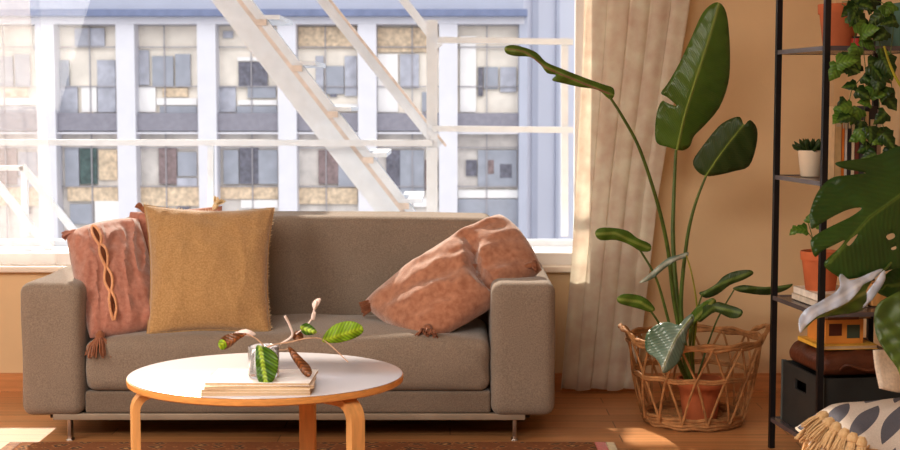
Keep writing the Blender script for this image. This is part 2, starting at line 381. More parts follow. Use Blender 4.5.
# white ledge outside and fire escape
M_steel = mat('white_painted_steel', (218, 224, 232), .5, var=.05, scale=14, bump=.05, bscale=40)
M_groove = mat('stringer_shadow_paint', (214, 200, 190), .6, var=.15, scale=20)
led = thing('balcony_platform', 'white steel balcony platform outside the window', 'balcony', (-1.2, 7.6, .4))
l = MB(); l.box(-3.6, .9, 7.23, 8.15, .50, .585); l.build('deck', M_steel, led, smooth=False)
l = MB(); l.box(-3.6, .9, 8.15, 8.2, .50, .62); l.build('edge_beam', M_steel, led, smooth=False)
for x in (-3.4, .7):
    for y in (7.4, 8.1): MB().box(x - .05, x + .05, y - .05, y + .05, -9, .5).build('support_post', M_steel, led, smooth=False)
l = MB(); l.box(-1.75, 1.3, 7.35, 8.35, 2.98, 3.04); l.build('added_shade_deck', M_steel, led, smooth=False)  # unseen deck added to shade the right side of the coffee table
for x in (-1.8, 1.25): MB().box(x - .03, x + .03, 8.14, 8.2, .585, 2.98).build('added_deck_post', M_steel, led, smooth=False) if x > 0 else MB().box(x - .03, x + .03, 8.3, 8.35, 2.98, 4.2).build('added_deck_post', M_steel, led, smooth=False)  # posts that go with the added shading deck
FY = 8.08
rail = thing('balcony_railing', 'white steel railing of thin posts and rails outside the window', 'railing', (-1.2, FY, .585))
def rbar(x0, y0, x1, y1, w, Y=FY, name='rail', par=None, d=.04, m=M_steel):
    p, q = P(x0, y0, Y), P(x1, y1, Y); t = (q - p).normalized(); up = Vector((0, 1, 0)).cross(t)
    return MB().bar(p, q, w * Y / F, d, up=up).build(name, m, par or rail, smooth=False)
rbar(-260, 142, 432, 143, 6); rbar(432, 128.5, 573, 130, 6); rbar(437, 40, 573, 42, 6)
for x, y0, y1, ww in ((564.5, 38, 236, 7), (211, 142, 236, 6), (25, 168, 236, 6), (432, 20, 236, 11), (-120, 142, 236, 6)): rbar(x, y0, x, y1, ww, FY + (.03 if ww < 8 else .05), 'post')
st = thing('fire_escape_stair', 'white steel fire escape stair running steeply down past the window', 'stairs', (P(390, 225, 8.35).x, 8.35, .585))
for (Yq, dx) in ((8.30, 0), (8.95, 3)):
    rbar(126 + dx, -128, 405 + dx, 232, 22, Yq, 'stringer', st, .03)
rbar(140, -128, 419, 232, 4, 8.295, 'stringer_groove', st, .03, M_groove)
rbar(148, -128, 427, 232, 8, 8.27, 'stringer_flange', st, .08)
for k in range(7):      # treads sticking out beyond the flange
    y = 18 + 45.5 * (k - 1); p = P(252 + .776 * y, y, 8.3); t = MB(); t.box(p.x - .03, p.x + .085, 8.22, 8.9, p.z - .012, p.z + .012); tr = t.build('tread', M_steel, st, smooth=False)
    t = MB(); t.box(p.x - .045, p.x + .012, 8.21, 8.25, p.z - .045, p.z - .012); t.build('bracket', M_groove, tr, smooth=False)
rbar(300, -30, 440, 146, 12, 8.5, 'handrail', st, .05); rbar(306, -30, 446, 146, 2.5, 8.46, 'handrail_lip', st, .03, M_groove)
rbar(380, -30, 440, 47, 8, 8.4, 'handrail', st, .04)
st2 = thing('lower_stair_railing', 'white sloping stair handrails outside at the lower left of the window', 'railing', (P(30, 225, 8.0).x, 8.0, .585))
rbar(22, 166, 82, 241, 6.5, 8.0, 'handrail', st2); rbar(-60, 112, 50, 250, 7, 7.95, 'handrail', st2); rbar(-30, 168, 24, 168, 5, 8.0, 'rail', st2)

# ------------------------------------------------------------------ curtains
def curtain(name, label, L, Rr, Y, m, folds, amp, z0, z1, seed=0):
    """L,Rr: (z,x) edge profiles"""
    def ip(pr, z):
        for i in range(len(pr) - 1):
            if pr[i][0] <= z <= pr[i + 1][0]: t = (z - pr[i][0]) / (pr[i + 1][0] - pr[i][0]); return pr[i][1] + (pr[i + 1][1] - pr[i][1]) * t
        return pr[-1][1]
    def fn(u, v):
        z = z0 + (z1 - z0) * v; a, c = ip(L, z), ip(Rr, z)
        uu = u + .018 * math.sin(3 * v + 5 * u + seed)
        ph = 2 * PI * folds * uu + .5 * math.sin(2.2 * v + seed)
        y = Y + amp * (math.sin(ph) + .35 * math.sin(2.3 * ph + 1)) * (1 - .3 * v)
        zz = z + (.006 * math.sin(ph * .5) if v == 0 else 0)
        return (a + (c - a) * u + .012 * math.cos(ph), y, zz)
    o = MB().grid(fn, 150, 40).build(name, m, origin=((L[0][1] + Rr[0][1]) / 2, Y, z0), solid=.0015)
    tag(o, label, 'curtain'); return o
def cx(px, py, Y=6.9): q = P(px, py, Y); return (q.z, q.x)
M_cur = fabric('linen_curtain', (255, 243, 232), scale=12, transl=.6, sheen=0, big=.05)
M_refl = fabric('curtain_reflection', (240, 238, 240), scale=120, transl=.5, sheen=0, big=.05)
pl = [cx(559, 391), cx(571, 250), cx(582, 60), (2.75, cx(588, -100)[1])]; pr = [cx(634, 391), cx(656, 200), cx(690, 0), (2.75, cx(698, -100)[1])]
cur = curtain('curtain', 'cream floor length linen curtain hanging right of the window', pl, pr, 6.93, M_cur, 5, .007, .03, 2.75)
# see-through sheet at the far left, standing in for a curtain reflected in the glass
N, L_ = M_refl.node_tree.nodes, M_refl.node_tree.links
so = N['Material Output'].inputs['Surface'].links[0].from_socket; tr = N.new('ShaderNodeBsdfTransparent'); mx = N.new('ShaderNodeMixShader'); mx.inputs[0].default_value = .20
L_.new(tr.outputs[0], mx.inputs[1]); L_.new(so, mx.inputs[2]); L_.new(mx.outputs[0], N['Material Output'].inputs['Surface'])
pl = [(.61, -2.9), (2.7, -2.95)]; pr = [(.61, cx(52, 230, 7.0)[1]), (cx(40, 120, 7.0)[0], cx(44, 120, 7.0)[1]), (cx(30, 60, 7.0)[0], cx(30, 60, 7.0)[1]), (2.7, cx(12, -100, 7.0)[1])]
curtain('curtain_reflection', 'pale see-through sheet standing in for a curtain reflection in the glass', pl, pr, 7.03, M_refl, 9, .008, .61, 2.7, 2)
rod = MB().tube([(-3.2, 6.93, 2.78), (1.3, 6.93, 2.78)], .012, 10).build('curtain_rod', mat('rod_metal', (90, 84, 80), .4, metal=.8), origin=(-.9, 6.93, 2.78)); tag(rod, 'slim dark metal curtain rod above the window', 'rod')

# ------------------------------------------------------------------ sofa
M_sofa = fabric('sofa_fabric', (150, 136, 122), c2=(122, 109, 97), scale=220, sheen=.25)
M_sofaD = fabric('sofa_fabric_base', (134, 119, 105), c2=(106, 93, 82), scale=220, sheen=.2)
M_chrome = mat('brushed_metal', (200, 195, 190), .3, metal=1)
SX0, SX1 = -1.728, .425; SYF, SYB = 5.97, 6.92; AI0, AI1 = -1.478, .165
sofa = thing('sofa', 'two seat taupe fabric sofa with box arms and one long cushion under the window', 'sofa', ((SX0 + SX1) / 2, 6.45, 0))
def wob(a, s): 
    return lambda p, u, v, w: Vector((p[0], p[1], p[2])) + Vector((noise.noise(Vector(p) * s), noise.noise(Vector(p) * s + Vector((9, 0, 0))), noise.noise(Vector(p) * s + Vector((0, 9, 0))))) * a
MB().rbox(SX0, AI0, SYF - .01, SYB, .105, .648, r=.045, n=8, fn=wob(.006, 5)).build('arm', M_sofa, sofa)
MB().rbox(AI1, SX1, SYF - .01, SYB, .105, .648, r=.045, n=8, fn=wob(.006, 5)).build('arm', M_sofa, sofa)
def puff(p, u, v, w):
    q = Vector(p); k = (1 - u * u) * (1 - v * v)
    if w > 0: q.z += .028 * k ** .6 * w
    q.z -= .012 * (abs(u) ** 8) * max(w, 0)
    q.y -= .018 * max(0, -v) * (1 - w * w) * (1 - u ** 8)
    q += Vector((0, noise.noise(q * 6) * .006, noise.noise(q * 4 + Vector((3, 3, 3))) * .012 * max(0, w)))
    e = max(0, abs(u) - .82) / .18   # creases near the arms
    q.y += .006 * e * math.sin(q.x * 90 + q.z * 60)
    return q
MB().rbox(AI0 + .004, AI1 - .004, SYF + .005, 6.60, .205, .425, r=.04, n=26, fn=puff).build('seat_cushion', M_sofa, sofa)
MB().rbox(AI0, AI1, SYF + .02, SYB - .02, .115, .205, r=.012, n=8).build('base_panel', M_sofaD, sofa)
def puffb(p, u, v, w):
    q = Vector(p); q.y -= .02 * max(0, -v) * (1 - u * u) ** .5 * (1 - w * w); q.z += .01 * (1 - u * u) * max(0, w)
    return q + Vector((0, noise.noise(q * 5) * .006, 0))
MB().rbox(AI0 + .012, AI1 + .03, 6.55, SYB - .01, .25, .862, r=.045, n=18, fn=puffb).build('back_cushion', M_sofa, sofa)
MB().rbox(SX0 + .12, SX1 - .12, SYF + .015, SYF + .05, .088, .115, r=.004, n=2).build('front_trim', mat('light_trim', (150, 136, 120), .5, metal=.2), sofa)
MB().rbox(SX0 + .1, SX1 - .1, SYF + .05, SYB - .05, .09, .116, r=.004, n=2).build('frame', mat('dark_frame', (40, 32, 28), .7), sofa)
for lx in (-1.545, .262):
    for ly in (SYF + .045, SYB - .08):
        l = MB(); l.rbox(lx - .008, lx + .008, ly - .02, ly + .02, .006, .106, r=.003, n=2); l.rbox(lx - .013, lx + .013, ly - .024, ly + .024, 0, .008, r=.003, n=2)
        l.build('leg', M_chrome, sofa)

# ------------------------------------------------------------------ pillows
def pillow_surf(c, T1, T2, pinch=.06, wr=.01, seed=0, crease=None, power=.42):
    TL, TR, BR, BL = [P(*p) for p in c]
    nrm = ((TR - TL).cross(BL - TL) + (TR - BR).cross(TR - BR).normalized() * 0)
    nrm = (TR - BL).cross(BR - TL).normalized()
    if nrm.y > 0: nrm = -nrm
    ctr = (TL + TR + BR + BL) / 4
    def S(u, v, side):       # u,v in -1..1, side +1 front
        uu = u * (1 - pinch * (1 - v * v) * abs(u)); vv = v * (1 - pinch * (1 - u * u) * abs(v))
        a, b_ = (uu + 1) / 2, (vv + 1) / 2
        p = TL * (1 - a) * b_ + TR * a * b_ + BR * a * (1 - b_) + BL * (1 - a) * (1 - b_)
        k = max(0, (1 - u * u) * (1 - v * v)) ** power
        p = p + nrm * (T1 if side > 0 else -T2) * k
        q = Vector((u * 2.2 + seed, v * 2.2, seed * 3 + side))
        edge = min(1, 6 * (1 - max(abs(u), abs(v))))
        n1 = noise.noise(q) + .5 * noise.noise(q * 2.7)
        rid = 1 - abs(noise.noise(Vector((u * 3 + seed, v * 1.6 - u, 5.5 + seed)))) * 2
        p = p + nrm * side * (wr * n1 + wr * .9 * max(0, rid) ** 3) * edge
        if crease: p = p + nrm * side * crease(u, v) * edge
        return p
    return S, nrm
def pillow(name, label, corners, T1, T2, m, **kw):
    S, nrm = pillow_surf(corners, T1, T2, **kw)
    n = 44; vs = []; ix = {}; fs = []
    base = min((P(*p) for p in corners), key=lambda q: q.z)
    for sd in (1, -1):
        for i in range(n + 1):
            for j in range(n + 1):
                e = i in (0, n) or j in (0, n)
                if e and sd < 0: ix[(i, j, -1)] = ix[(i, j, 1)]; continue
                f_ = lambda t: math.sin((t / n - .5) * PI) * .55 + (t / n * 2 - 1) * .45
                ix[(i, j, sd)] = len(vs); vs.append(S(f_(i), f_(j), sd))
        for i in range(n):
            for j in range(n): fs.append((ix[(i, j, sd)], ix[(i + 1, j, sd)], ix[(i + 1, j + 1, sd)], ix[(i, j + 1, sd)]))
    root = thing(name, label, 'cushion', base)
    MB().add(vs, fs).build('cover', m, root)
    return root, S, nrm
def tassel(root, p, d, L, m, r=.03, n=26, head=.014):
    """knotted head and a skirt of yarn strands"""
    p = Vector(p); d = Vector(d).normalized(); a = d.orthogonal().normalized(); b_ = d.cross(a); mb = MB()
    mb.tube([p - d * .005, p + d * .01, p + d * .024, p + d * .03], [head * .5, head, head, head * .7], 10)
    for k in range(n):
        an = random.random() * 2 * PI; rr = math.sqrt(random.random()); e = (a * math.cos(an) + b_ * math.sin(an)) * rr
        l = L * random.uniform(.8, 1.05)
        mb.tube([p + d * .024 + e * head * .7, p + d * (.024 + l * .5) + e * r * .8, p + d * (.024 + l) + e * r + Vector((0, 0, -.006))], [.0035, .0032, .0022], 5)
    return mb.build('tassel', m, root)
def piping(root, S, m, r=.005):
    pts = []
    k = 16
    for i in range(k): pts.append(S(-1 + 2 * i / k, -1, 1))
    for i in range(k): pts.append(S(1, -1 + 2 * i / k, 1))
    for i in range(k): pts.append(S(1 - 2 * i / k, 1, 1))
    for i in range(k + 1): pts.append(S(-1, 1 - 2 * i / k, 1))
    return MB().tube(pts, r, 6).build('piping', m, root)
M_mus = fabric('mustard_weave', (196, 160, 112), c2=(166, 130, 84), scale=150, sheen=.8, transl=.12)
M_pink = fabric('dusty_pink_cotton', (196, 142, 124), c2=(174, 116, 98), scale=60, sheen=.9, transl=.15)
M_pinkE = fabric('rust_pink_cotton', (196, 144, 116), c2=(164, 110, 84), scale=40, sheen=.9, transl=.12)
M_rust = fabric('rust_yarn', (158, 106, 78), c2=(134, 84, 58), scale=60)
M_slit = mat('dark_slit', (96, 52, 28), .9)
M_tie = fabric('seam_tie', (214, 160, 120), scale=90)

r, S, n_ = pillow('throw_pillow', 'mustard square cushion standing upright on the left half of the sofa', [(144, 205, 6.30), (274, 208, 6.33), (271, 335, 6.07), (147, 336, 6.04)], .085, .06, M_mus, pinch=.085, wr=.008, seed=1.3)
M_fuzz = fabric('fringe_yarn', (248, 226, 190), scale=90, transl=.3)
fz = MB()
for k in range(130):       # brushed fringe along the right and top edges
    t = random.random()
    if k < 80: p = S(1, -1 + 2 * t, 1); d = Vector((1, 0, .3))
    else: p = S(-1 + 2 * t, 1, 1); d = Vector((.2, 0, 1))
    d = d + Vector((random.uniform(-.5, .5), random.uniform(-.6, .6), random.uniform(-.5, .5))); d.normalize()
    fz.tube([p - d * .003, p + d * random.uniform(.006, .014)], [.0016, .0006], 4)
fz.build('edge_fringe', M_fuzz, r)['kind'] = 'stuff'; piping(r, S, M_mus, .004)

r, S, n_ = pillow('throw_pillow', 'dusty pink cushion with an open laced seam leaning on the left sofa arm', [(66, 234, 6.24), (138, 219, 6.42), (162, 326, 6.12), (90, 338, 6.02)], .105, .05, M_pink, pinch=-.06, wr=.018, seed=4.1)
def Sx(t, off): return S(-.36 + .06 * math.sin(t * 3) + off, .86 - 1.70 * t, 1)
sl = MB()
def slitfn(i, j): 
    t = .03 + .94 * i; wv = .008 + .06 * abs(math.sin(t * PI * 4)); return Sx(t, (j * 2 - 1) * wv) + n_ * .003
sl.grid(slitfn, 40, 3); sl.build('seam_opening', M_slit, r)
tb = MB()
for sg in (-1, 1):
    tb.tube([Sx(i / 60, sg * (.016 + .075 * abs(math.sin(i / 60 * PI * 4)))) + n_ * .004 for i in range(61)], .006, 6)
tb.build('seam_lacing', M_tie, r)
tassel(r, P(100, 332, 6.0), (.02, -.25, -1), .075, M_rust, r=.06, n=90, head=.02)
tassel(r, P(76, 231, 6.24), (-.7, -.2, -.25), .035, M_pink, r=.018, head=.012)
tassel(r, P(126, 224, 6.38), (.5, 0, .1), .03, M_pink, r=.015, head=.01)

r, S, n_ = pillow('throw_pillow', 'pale pink cushion half hidden behind the mustard cushion', [(130, 212, 6.45), (222, 206, 6.46), (226, 310, 6.40), (110, 318, 6.38)], .05, .045, M_pink, pinch=.02, wr=.012, seed=7.7)
tassel(r, P(146, 212, 6.40), (-.5, 0, .5), .03, M_rust, r=.016, head=.012)
tassel(r, P(214, 209, 6.45), (.3, 0, .6), .035, M_fuzz, r=.03, head=.012)

def crE(u, v):   # fold where the cushion bends up over the arm
    x = u - .30 - .12 * math.sin(v * 3); fold = -.055 * math.exp(-(x / .07) ** 2) * (1 if v < .2 else max(0, 1 - (v - .2) * 1.8)) * 1.5
    return fold + .008 * math.sin(v * 7 + u * 3) * math.exp(-((x - .12) / .3) ** 2) + .004 * math.sin(u * 7 + v * 11)
r, S, n_ = pillow('throw_pillow', 'large crumpled rust pink cushion with tassels slumped against the right sofa arm', [(364, 303, 6.34), (500, 215, 6.44), (542, 270, 6.24), (430, 343, 6.04)], .12, .045, M_pinkE, pinch=-.09, wr=.011, seed=2.2, crease=crE, power=.36)
tassel(r, P(380, 303, 6.3), (-1, -.2, -.25), .06, M_rust, r=.034, n=44, head=.018)
tassel(r, P(428, 326, 6.03), (-.1, -.6, -.6), .03, M_rust, r=.05, n=60, head=.02)
tassel(r, P(490, 220, 6.40), (.9, 0, -.1), .035, M_rust, r=.02, head=.012)
tassel(r, P(526, 266, 6.20), (1, -.1, .1), .022, M_rust, r=.028, n=40, head=.014)

# ------------------------------------------------------------------ rug
def rugmat():
    m = bpy.data.materials.new('oriental_rug'); m.use_nodes = True; N, L = m.node_tree.nodes, m.node_tree.links; b = N['Principled BSDF']
    b.inputs['Roughness'].default_value = .95; b.inputs['Specular IOR Level'].default_value = .1
    tc = N.new('ShaderNodeTexCoord'); vo = N.new('ShaderNodeTexVoronoi'); vo.inputs['Scale'].default_value = 16; vo.distance = 'MANHATTAN'
    L.new(tc.outputs['Object'], vo.inputs['Vector'])
    cr = N.new('ShaderNodeValToRGB'); cr.color_ramp.interpolation = 'CONSTANT'; L.new(vo.outputs['Distance'], cr.inputs[0])
    e = cr.color_ramp.elements; e[0].color = srgb((190, 150, 104)); e[0].position = 0; e[1].color = srgb((122, 92, 68)); e[1].position = .22
    for p, c in ((.36, (84, 70, 66)), (.5, (176, 128, 88)), (.62, (140, 96, 68))): k = e.new(p); k.color = srgb(c)
    nz = N.new('ShaderNodeTexNoise'); nz.inputs['Scale'].default_value = 120; L.new(tc.outputs['Object'], nz.inputs['Vector'])
    mx = N.new('ShaderNodeMix'); mx.data_type = 'RGBA'; mx.blend_type = 'OVERLAY'; mx.inputs[0].default_value = .3
    L.new(cr.outputs[0], mx.inputs[6]); L.new(nz.outputs['Fac'], mx.inputs[7]); L.new(mx.outputs[2], b.inputs['Base Color']); return m
RX0, RX1, RY0, RY1 = -1.77, .66, 2.6, 5.93
rug = thing('rug', 'patterned red brown oriental rug under the coffee table', 'rug', ((RX0 + RX1) / 2, (RY0 + RY1) / 2, 0))
MB().rbox(RX0 + .05, RX1 - .08, RY0, RY1, .0, .012, r=.004, n=12).build('field', rugmat(), rug)
MB().rbox(RX0, RX0 + .05, RY0, RY1, 0, .012, r=.004, n=6).build('border', fabric('rug_border', (186, 140, 96), c2=(120, 70, 50), scale=40), rug)
MB().rbox(RX1 - .08, RX1 - .035, RY0, RY1, 0, .012, r=.004, n=6).build('border', fabric('rug_red', (196, 70, 48), scale=60), rug)
MB().rbox(RX1 - .035, RX1, RY0, RY1, 0, .012, r=.004, n=6).build('border', fabric('rug_cream', (214, 196, 150), scale=60), rug)

# ------------------------------------------------------------------ coffee table
M_top = mat('white_laminate', (214, 214, 222), .22, var=.015, scale=3, spec=.5)
M_birch = mat('birch_wood', (222, 168, 106), .42, var=.14, scale=7, stretch=(8, 8, 1), spec=.4)
M_birchE = mat('birch_ply_edge', (214, 152, 86), .45, var=.15, scale=30, stretch=(1, 1, 8))
TX, TY, TR_, TZ = -.603, 4.86, .45, .487
tbl = thing('coffee_table', 'round white topped coffee table with bent birch legs in front of the sofa', 'table', (TX, TY, 0))
SYt = .93
MB().lathe([(0, TZ - .003), (TR_ - .006, TZ - .003), (TR_ - .003, TZ - .001), (TR_ - .005, TZ), (0, TZ)], (TX, TY, 0), 96, sy=SYt).build('tabletop', M_top, tbl)
MB().lathe([(0, TZ - .026), (TR_ - .008, TZ - .026), (TR_ - .001, TZ - .022), (TR_, TZ - .012), (TR_ - .001, TZ - .004), (TR_ - .006, TZ - .0028), (0, TZ - .0028)], (TX, TY, 0), 96, sy=SYt).build('edge_band', M_birchE, tbl)
for an in (199, 317, 77):
    a = math.radians(an); d = Vector((math.cos(a), math.sin(a), 0)); s = Vector((-d.y, d.x, 0)); C0 = Vector((TX, TY, 0)); R0 = .425
    path = [C0 + d * .12 + Vector((0, 0, TZ - .040))]
    for k in range(9):
        q = k / 8 * PI / 2; path.append(C0 + d * (R0 - .055 + .055 * math.sin(q)) + Vector((0, 0, TZ - .040 - .055 + .055 * math.cos(q))))
    path.append(C0 + d * R0)
    path[-1].z = .012
    MB().tube(path, 0, n=4, flat=(s, .028, .0125)).build('leg', M_birch, tbl)
# magazines
MG = [((252, 248, 244), -.012), ((226, 196, 160), .01), ((236, 222, 200), -.004), ((206, 176, 146), .006)]
mz = TZ; labels = ['bottom magazine of the stack on the coffee table', 'second magazine from the bottom of the table stack', 'third magazine from the bottom of the table stack', 'white top magazine with a pale picture under the glass vase']
mgc = P(257, 394, 4.56)
M_page = mat('paper_pages', (204, 178, 146), .8, var=.2, scale=60, stretch=(1, 1, 30))
for i in range(4):
    c, rot = MG[3 - i]; th = .0095; w2, d2 = .165 - .006 * (i == 3), .115; an = rot * 4 + .02
    def tf(p, u, v, w, an=an, i=i): x, y = p[0] - mgc.x, p[1] - 4.60; return Vector((mgc.x + x * math.cos(an) - y * math.sin(an) + .004 * i, 4.60 + x * math.sin(an) + y * math.cos(an) + .004 * i, p[2]))
    root = thing('magazine', labels[i], 'magazine', (mgc.x, 4.60, mz), 'magazines stacked on the coffee table')
    MB().rbox(mgc.x - w2, mgc.x + w2, 4.60 - d2, 4.60 + d2, mz + .0012, mz + th - .0012, r=.001, n=4, fn=tf).build('pages', M_page, root)
    cv = MB(); cv.rbox(mgc.x - w2 - .001, mgc.x + w2 + .001, 4.60 - d2 - .001, 4.60 + d2 + .001, mz, mz + .0013, r=.0005, n=4, fn=tf); cv.rbox(mgc.x - w2 - .001, mgc.x + w2 + .001, 4.60 - d2 - .001, 4.60 + d2 + .001, mz + th - .0013, mz + th, r=.0005, n=4, fn=tf)
    cv.build('cover', mat('magazine_cover%d' % i, c if i < 3 else (250, 248, 246), .3, var=.02, scale=8), root)
    if i == 3:
        pc = MB(); pc.rbox(mgc.x - .12, mgc.x + .02, 4.60 - .07, 4.60 + .085, mz + th, mz + th + .0004, r=.0002, n=3, fn=tf); pc.build('cover_picture', mat('cover_photo', (236, 232, 232), .35, c2=(190, 170, 160), scale=14), root)
    mz += th
# vase with prayer plant cuttings
vc = P(264, 383, 4.60); vz = mz; vx, vy = vc.x, 4.60
M_vase = bpy.data.materials.new('clear_glass'); M_vase.use_nodes = True
vb = M_vase.node_tree.nodes['Principled BSDF']; vb.inputs['Transmission Weight'].default_value = .82; vb.inputs['Roughness'].default_value = .04; vb.inputs['Base Color'].default_value = (.95, .96, .98, 1); vb.inputs['IOR'].default_value = 1.35
M_water = glassmat('water', (.93, .96, .95, 1), 1.33)
vase = thing('glass_vase', 'small clear glass vase with plant cuttings standing on the magazines', 'vase', (vx, vy, vz))
MB().lathe([(0, 0), (.044, 0), (.048, .006), (.048, .091), (.046, .096), (.043, .092), (.043, .014), (0, .01)], (vx, vy, vz), 40).build('glass', M_vase, vase)
MB().lathe([(0, .0145), (.0425, .0145), (.0425, .06), (0, .06)], (vx, vy, vz), 32).build('water', M_water, vase)
pp = thing('prayer_plant_cutting', 'leafy prayer plant cuttings with spotted green leaves in the glass vase', 'plant', (vx, vy, vz + .03))
M_pl = leafmat('prayer_leaf', (196, 222, 90), (72, 116, 30), (150, 190, 52), veins=.35, freq=260, transl=.35)
M_pl2 = leafmat('prayer_leaf_bright', (190, 210, 60), (150, 186, 40), (176, 204, 60), veins=.25, freq=260, transl=.5)
M_plb = leafmat('prayer_leaf_brown', (150, 92, 50), (120, 76, 46), (160, 110, 60), veins=.35, freq=260, transl=.3)
M_stem = mat('pinkish_stem', (196, 160, 132), .5, var=.2, scale=40)
M_stemw = mat('pale_stem', (232, 214, 206), .5, var=.1, scale=40)
Dv = 4.60
leaf([(256, 347), (262, 346), (272, 350), (278, 358), (277, 372), (272, 382), (264, 385), (258, 380), (256, 366)], [(260, 347), (266, 384)], (Dv - .07, Dv - .10), M_pl, pp, fold=.2, step=2.5, ribr=.0012, ribm=M_pl2)
leaf([(322, 341), (326, 332), (336, 324), (350, 321), (361, 325), (363, 332), (355, 338), (342, 342), (330, 343)], [(322, 341), (363, 328)], (Dv, Dv - .03), M_pl2, pp, fold=.3, step=2.5, ribr=.001, ribm=M_pl)
leaf([(218, 345), (220, 339), (228, 334), (240, 333), (247, 334), (238, 340), (230, 347), (222, 350)], [(247, 334), (219, 347)], (Dv, Dv - .03), M_plb, pp, fold=.5, step=2)
leaf([(218, 345), (220, 340), (224, 340), (227, 346), (222, 350)], [(226, 340), (219, 348)], (Dv - .035, Dv - .04), M_pl2, pp, fold=.5, step=2)
leaf([(288, 347), (292, 348), (300, 356), (309, 365), (312, 372), (309, 377), (303, 374), (296, 364), (291, 356)], [(289, 348), (309, 376)], (Dv - .03, Dv - .05), M_plb, pp, fold=.4, step=2)
leaf([(300, 327), (306, 323), (312, 326), (317, 332), (311, 335), (304, 334)], [(300, 327), (317, 333)], Dv - .02, M_pl, pp, fold=.4, step=2)
leaf([(296, 331), (302, 333), (303, 339), (297, 341), (293, 338)], [(296, 331), (299, 341)], Dv, M_plb, pp, fold=.4, step=2)
stalk([(266, 378, Dv), (262, 355, Dv), (270, 346, Dv - .01), (290, 342, Dv), (310, 338, Dv), (325, 341, Dv), (348, 362, Dv - .03)], .003, .0016, M_stem, pp, 'stem')
stalk([(266, 376, Dv), (266, 352, Dv), (258, 340, Dv), (247, 334, Dv)], .0026, .0015, M_stem, pp, 'stem')
stalk([(280, 344, Dv), (292, 336, Dv), (290, 326, Dv), (285, 316, Dv - .01)], .003, .0045, M_stemw, pp, 'stem')
stalk([(296, 334, Dv), (306, 326, Dv), (312, 318, Dv), (314, 310, Dv), (317, 301, Dv)], .002, .003, M_stemw, pp, 'stem')
leaf([(312, 304), (316, 299), (321, 299), (318, 306), (314, 310)], [(313, 308), (320, 299)], Dv, M_stemw, pp, 'bud', fold=.5, step=2)
leaf([(311, 318), (313, 311), (316, 313), (314, 320)], [(312, 319), (315, 312)], Dv - .005, M_stemw, pp, 'bud', fold=.5, step=2)
leaf([(234, 333), (246, 329), (256, 334), (250, 336), (240, 335)], [(234, 333), (256, 335)], Dv + .01, M_stemw, pp, 'bud', fold=.4, step=2)
stalk([(266, 378, Dv + .01), (268, 352, Dv + .01), (284, 350, Dv), (289, 348, Dv - .02)], .0024, .0015, M_stem, pp, 'stem')

# ------------------------------------------------------------------ wicker basket, pot, bird of paradise
M_wick = mat('wicker', (178, 130, 84), .7, var=.3, scale=30, bump=.5, bscale=150)
BXc, BYc = 1.045, 6.36
bk = thing('wicker_basket', 'openwork wicker basket with two handles standing on the floor by the curtain', 'basket', (BXc, BYc, 0))
def ring(r, z, rad, n=72, wav=0, sq=1.0, ph=0):
    return [(BXc + (r + wav * math.sin(9 * 2 * PI * k / n)) * math.cos(2 * PI * k / n), BYc + sq * (r + wav * math.sin(9 * 2 * PI * k / n)) * math.sin(2 * PI * k / n), z + wav * math.cos(11 * 2 * PI * k / n + ph)) for k in range(n + 1)]
def basket_r(z): return .205 + (.285 - .205) * (z / .37) ** .8
rim = MB()
for q in range(3): rim.tube(ring(.283, .355 + .009 * q, .007, wav=.004, ph=q * 2), .0075, 7, cap=False)
rim.build('rim', M_wick, bk)
mr_ = MB(); [mr_.tube(ring(basket_r(z), z, 0, wav=.003), .0065, 7, cap=False) for z in (.215, .225)]; mr_.build('middle_ring', M_wick, bk)
bs = MB(); [bs.tube(ring(basket_r(0) + .004 * (q % 2), .012 + .012 * q, 0, wav=.003, ph=q), .008, 7, cap=False) for q in range(4)]
for q in range(9): bs.tube([(BXc - .2 * math.sqrt(max(0, 1 - ((q - 4) / 4.4) ** 2)), BYc + (q - 4) * .046, .012), (BXc + .2 * math.sqrt(max(0, 1 - ((q - 4) / 4.4) ** 2)), BYc + (q - 4) * .046, .012)], .01, 6)
bs.build('base', M_wick, bk)
lt = MB(); nz_ = 13
for k in range(nz_):
    for (za, zb, sh) in ((.03, .22, 0), (.22, .36, .5)):
        for sg in (-1, 1):
            pts = []
            for t in range(7):
                t /= 6; z = za + (zb - za) * t; an = 2 * PI * (k + sh + sg * .5 * t * .96) / nz_; rr = basket_r(z) + .004 * sg
                pts.append((BXc + rr * math.cos(an), BYc + rr * math.sin(an), z))
            lt.tube(pts, .0052, 6)
lt.build('lattice', M_wick, bk)
for sg in (-1, 1):
    h = MB()
    for q in range(2):
        pts = []
        for t in range(13):
            a = -.42 + .84 * t / 12; k = math.cos(a / .42 * PI / 2)
            pts.append((BXc + sg * (.283 + .03 * k + .006 * q) * math.cos(a), BYc + .285 * math.sin(a), .36 + .055 * k ** .6 + .004 * math.sin(t * 2 + q * 3)))
        h.tube(cr_line(pts, 3), .008, 7)
    h.build('handle', M_wick, bk)
M_terra = mat('terracotta', (196, 110, 68), .75, var=.12, scale=12, bump=.1, bscale=80)
M_soil = mat('soil', (60, 42, 30), .95, var=.4, scale=60, bump=.8, bscale=90)
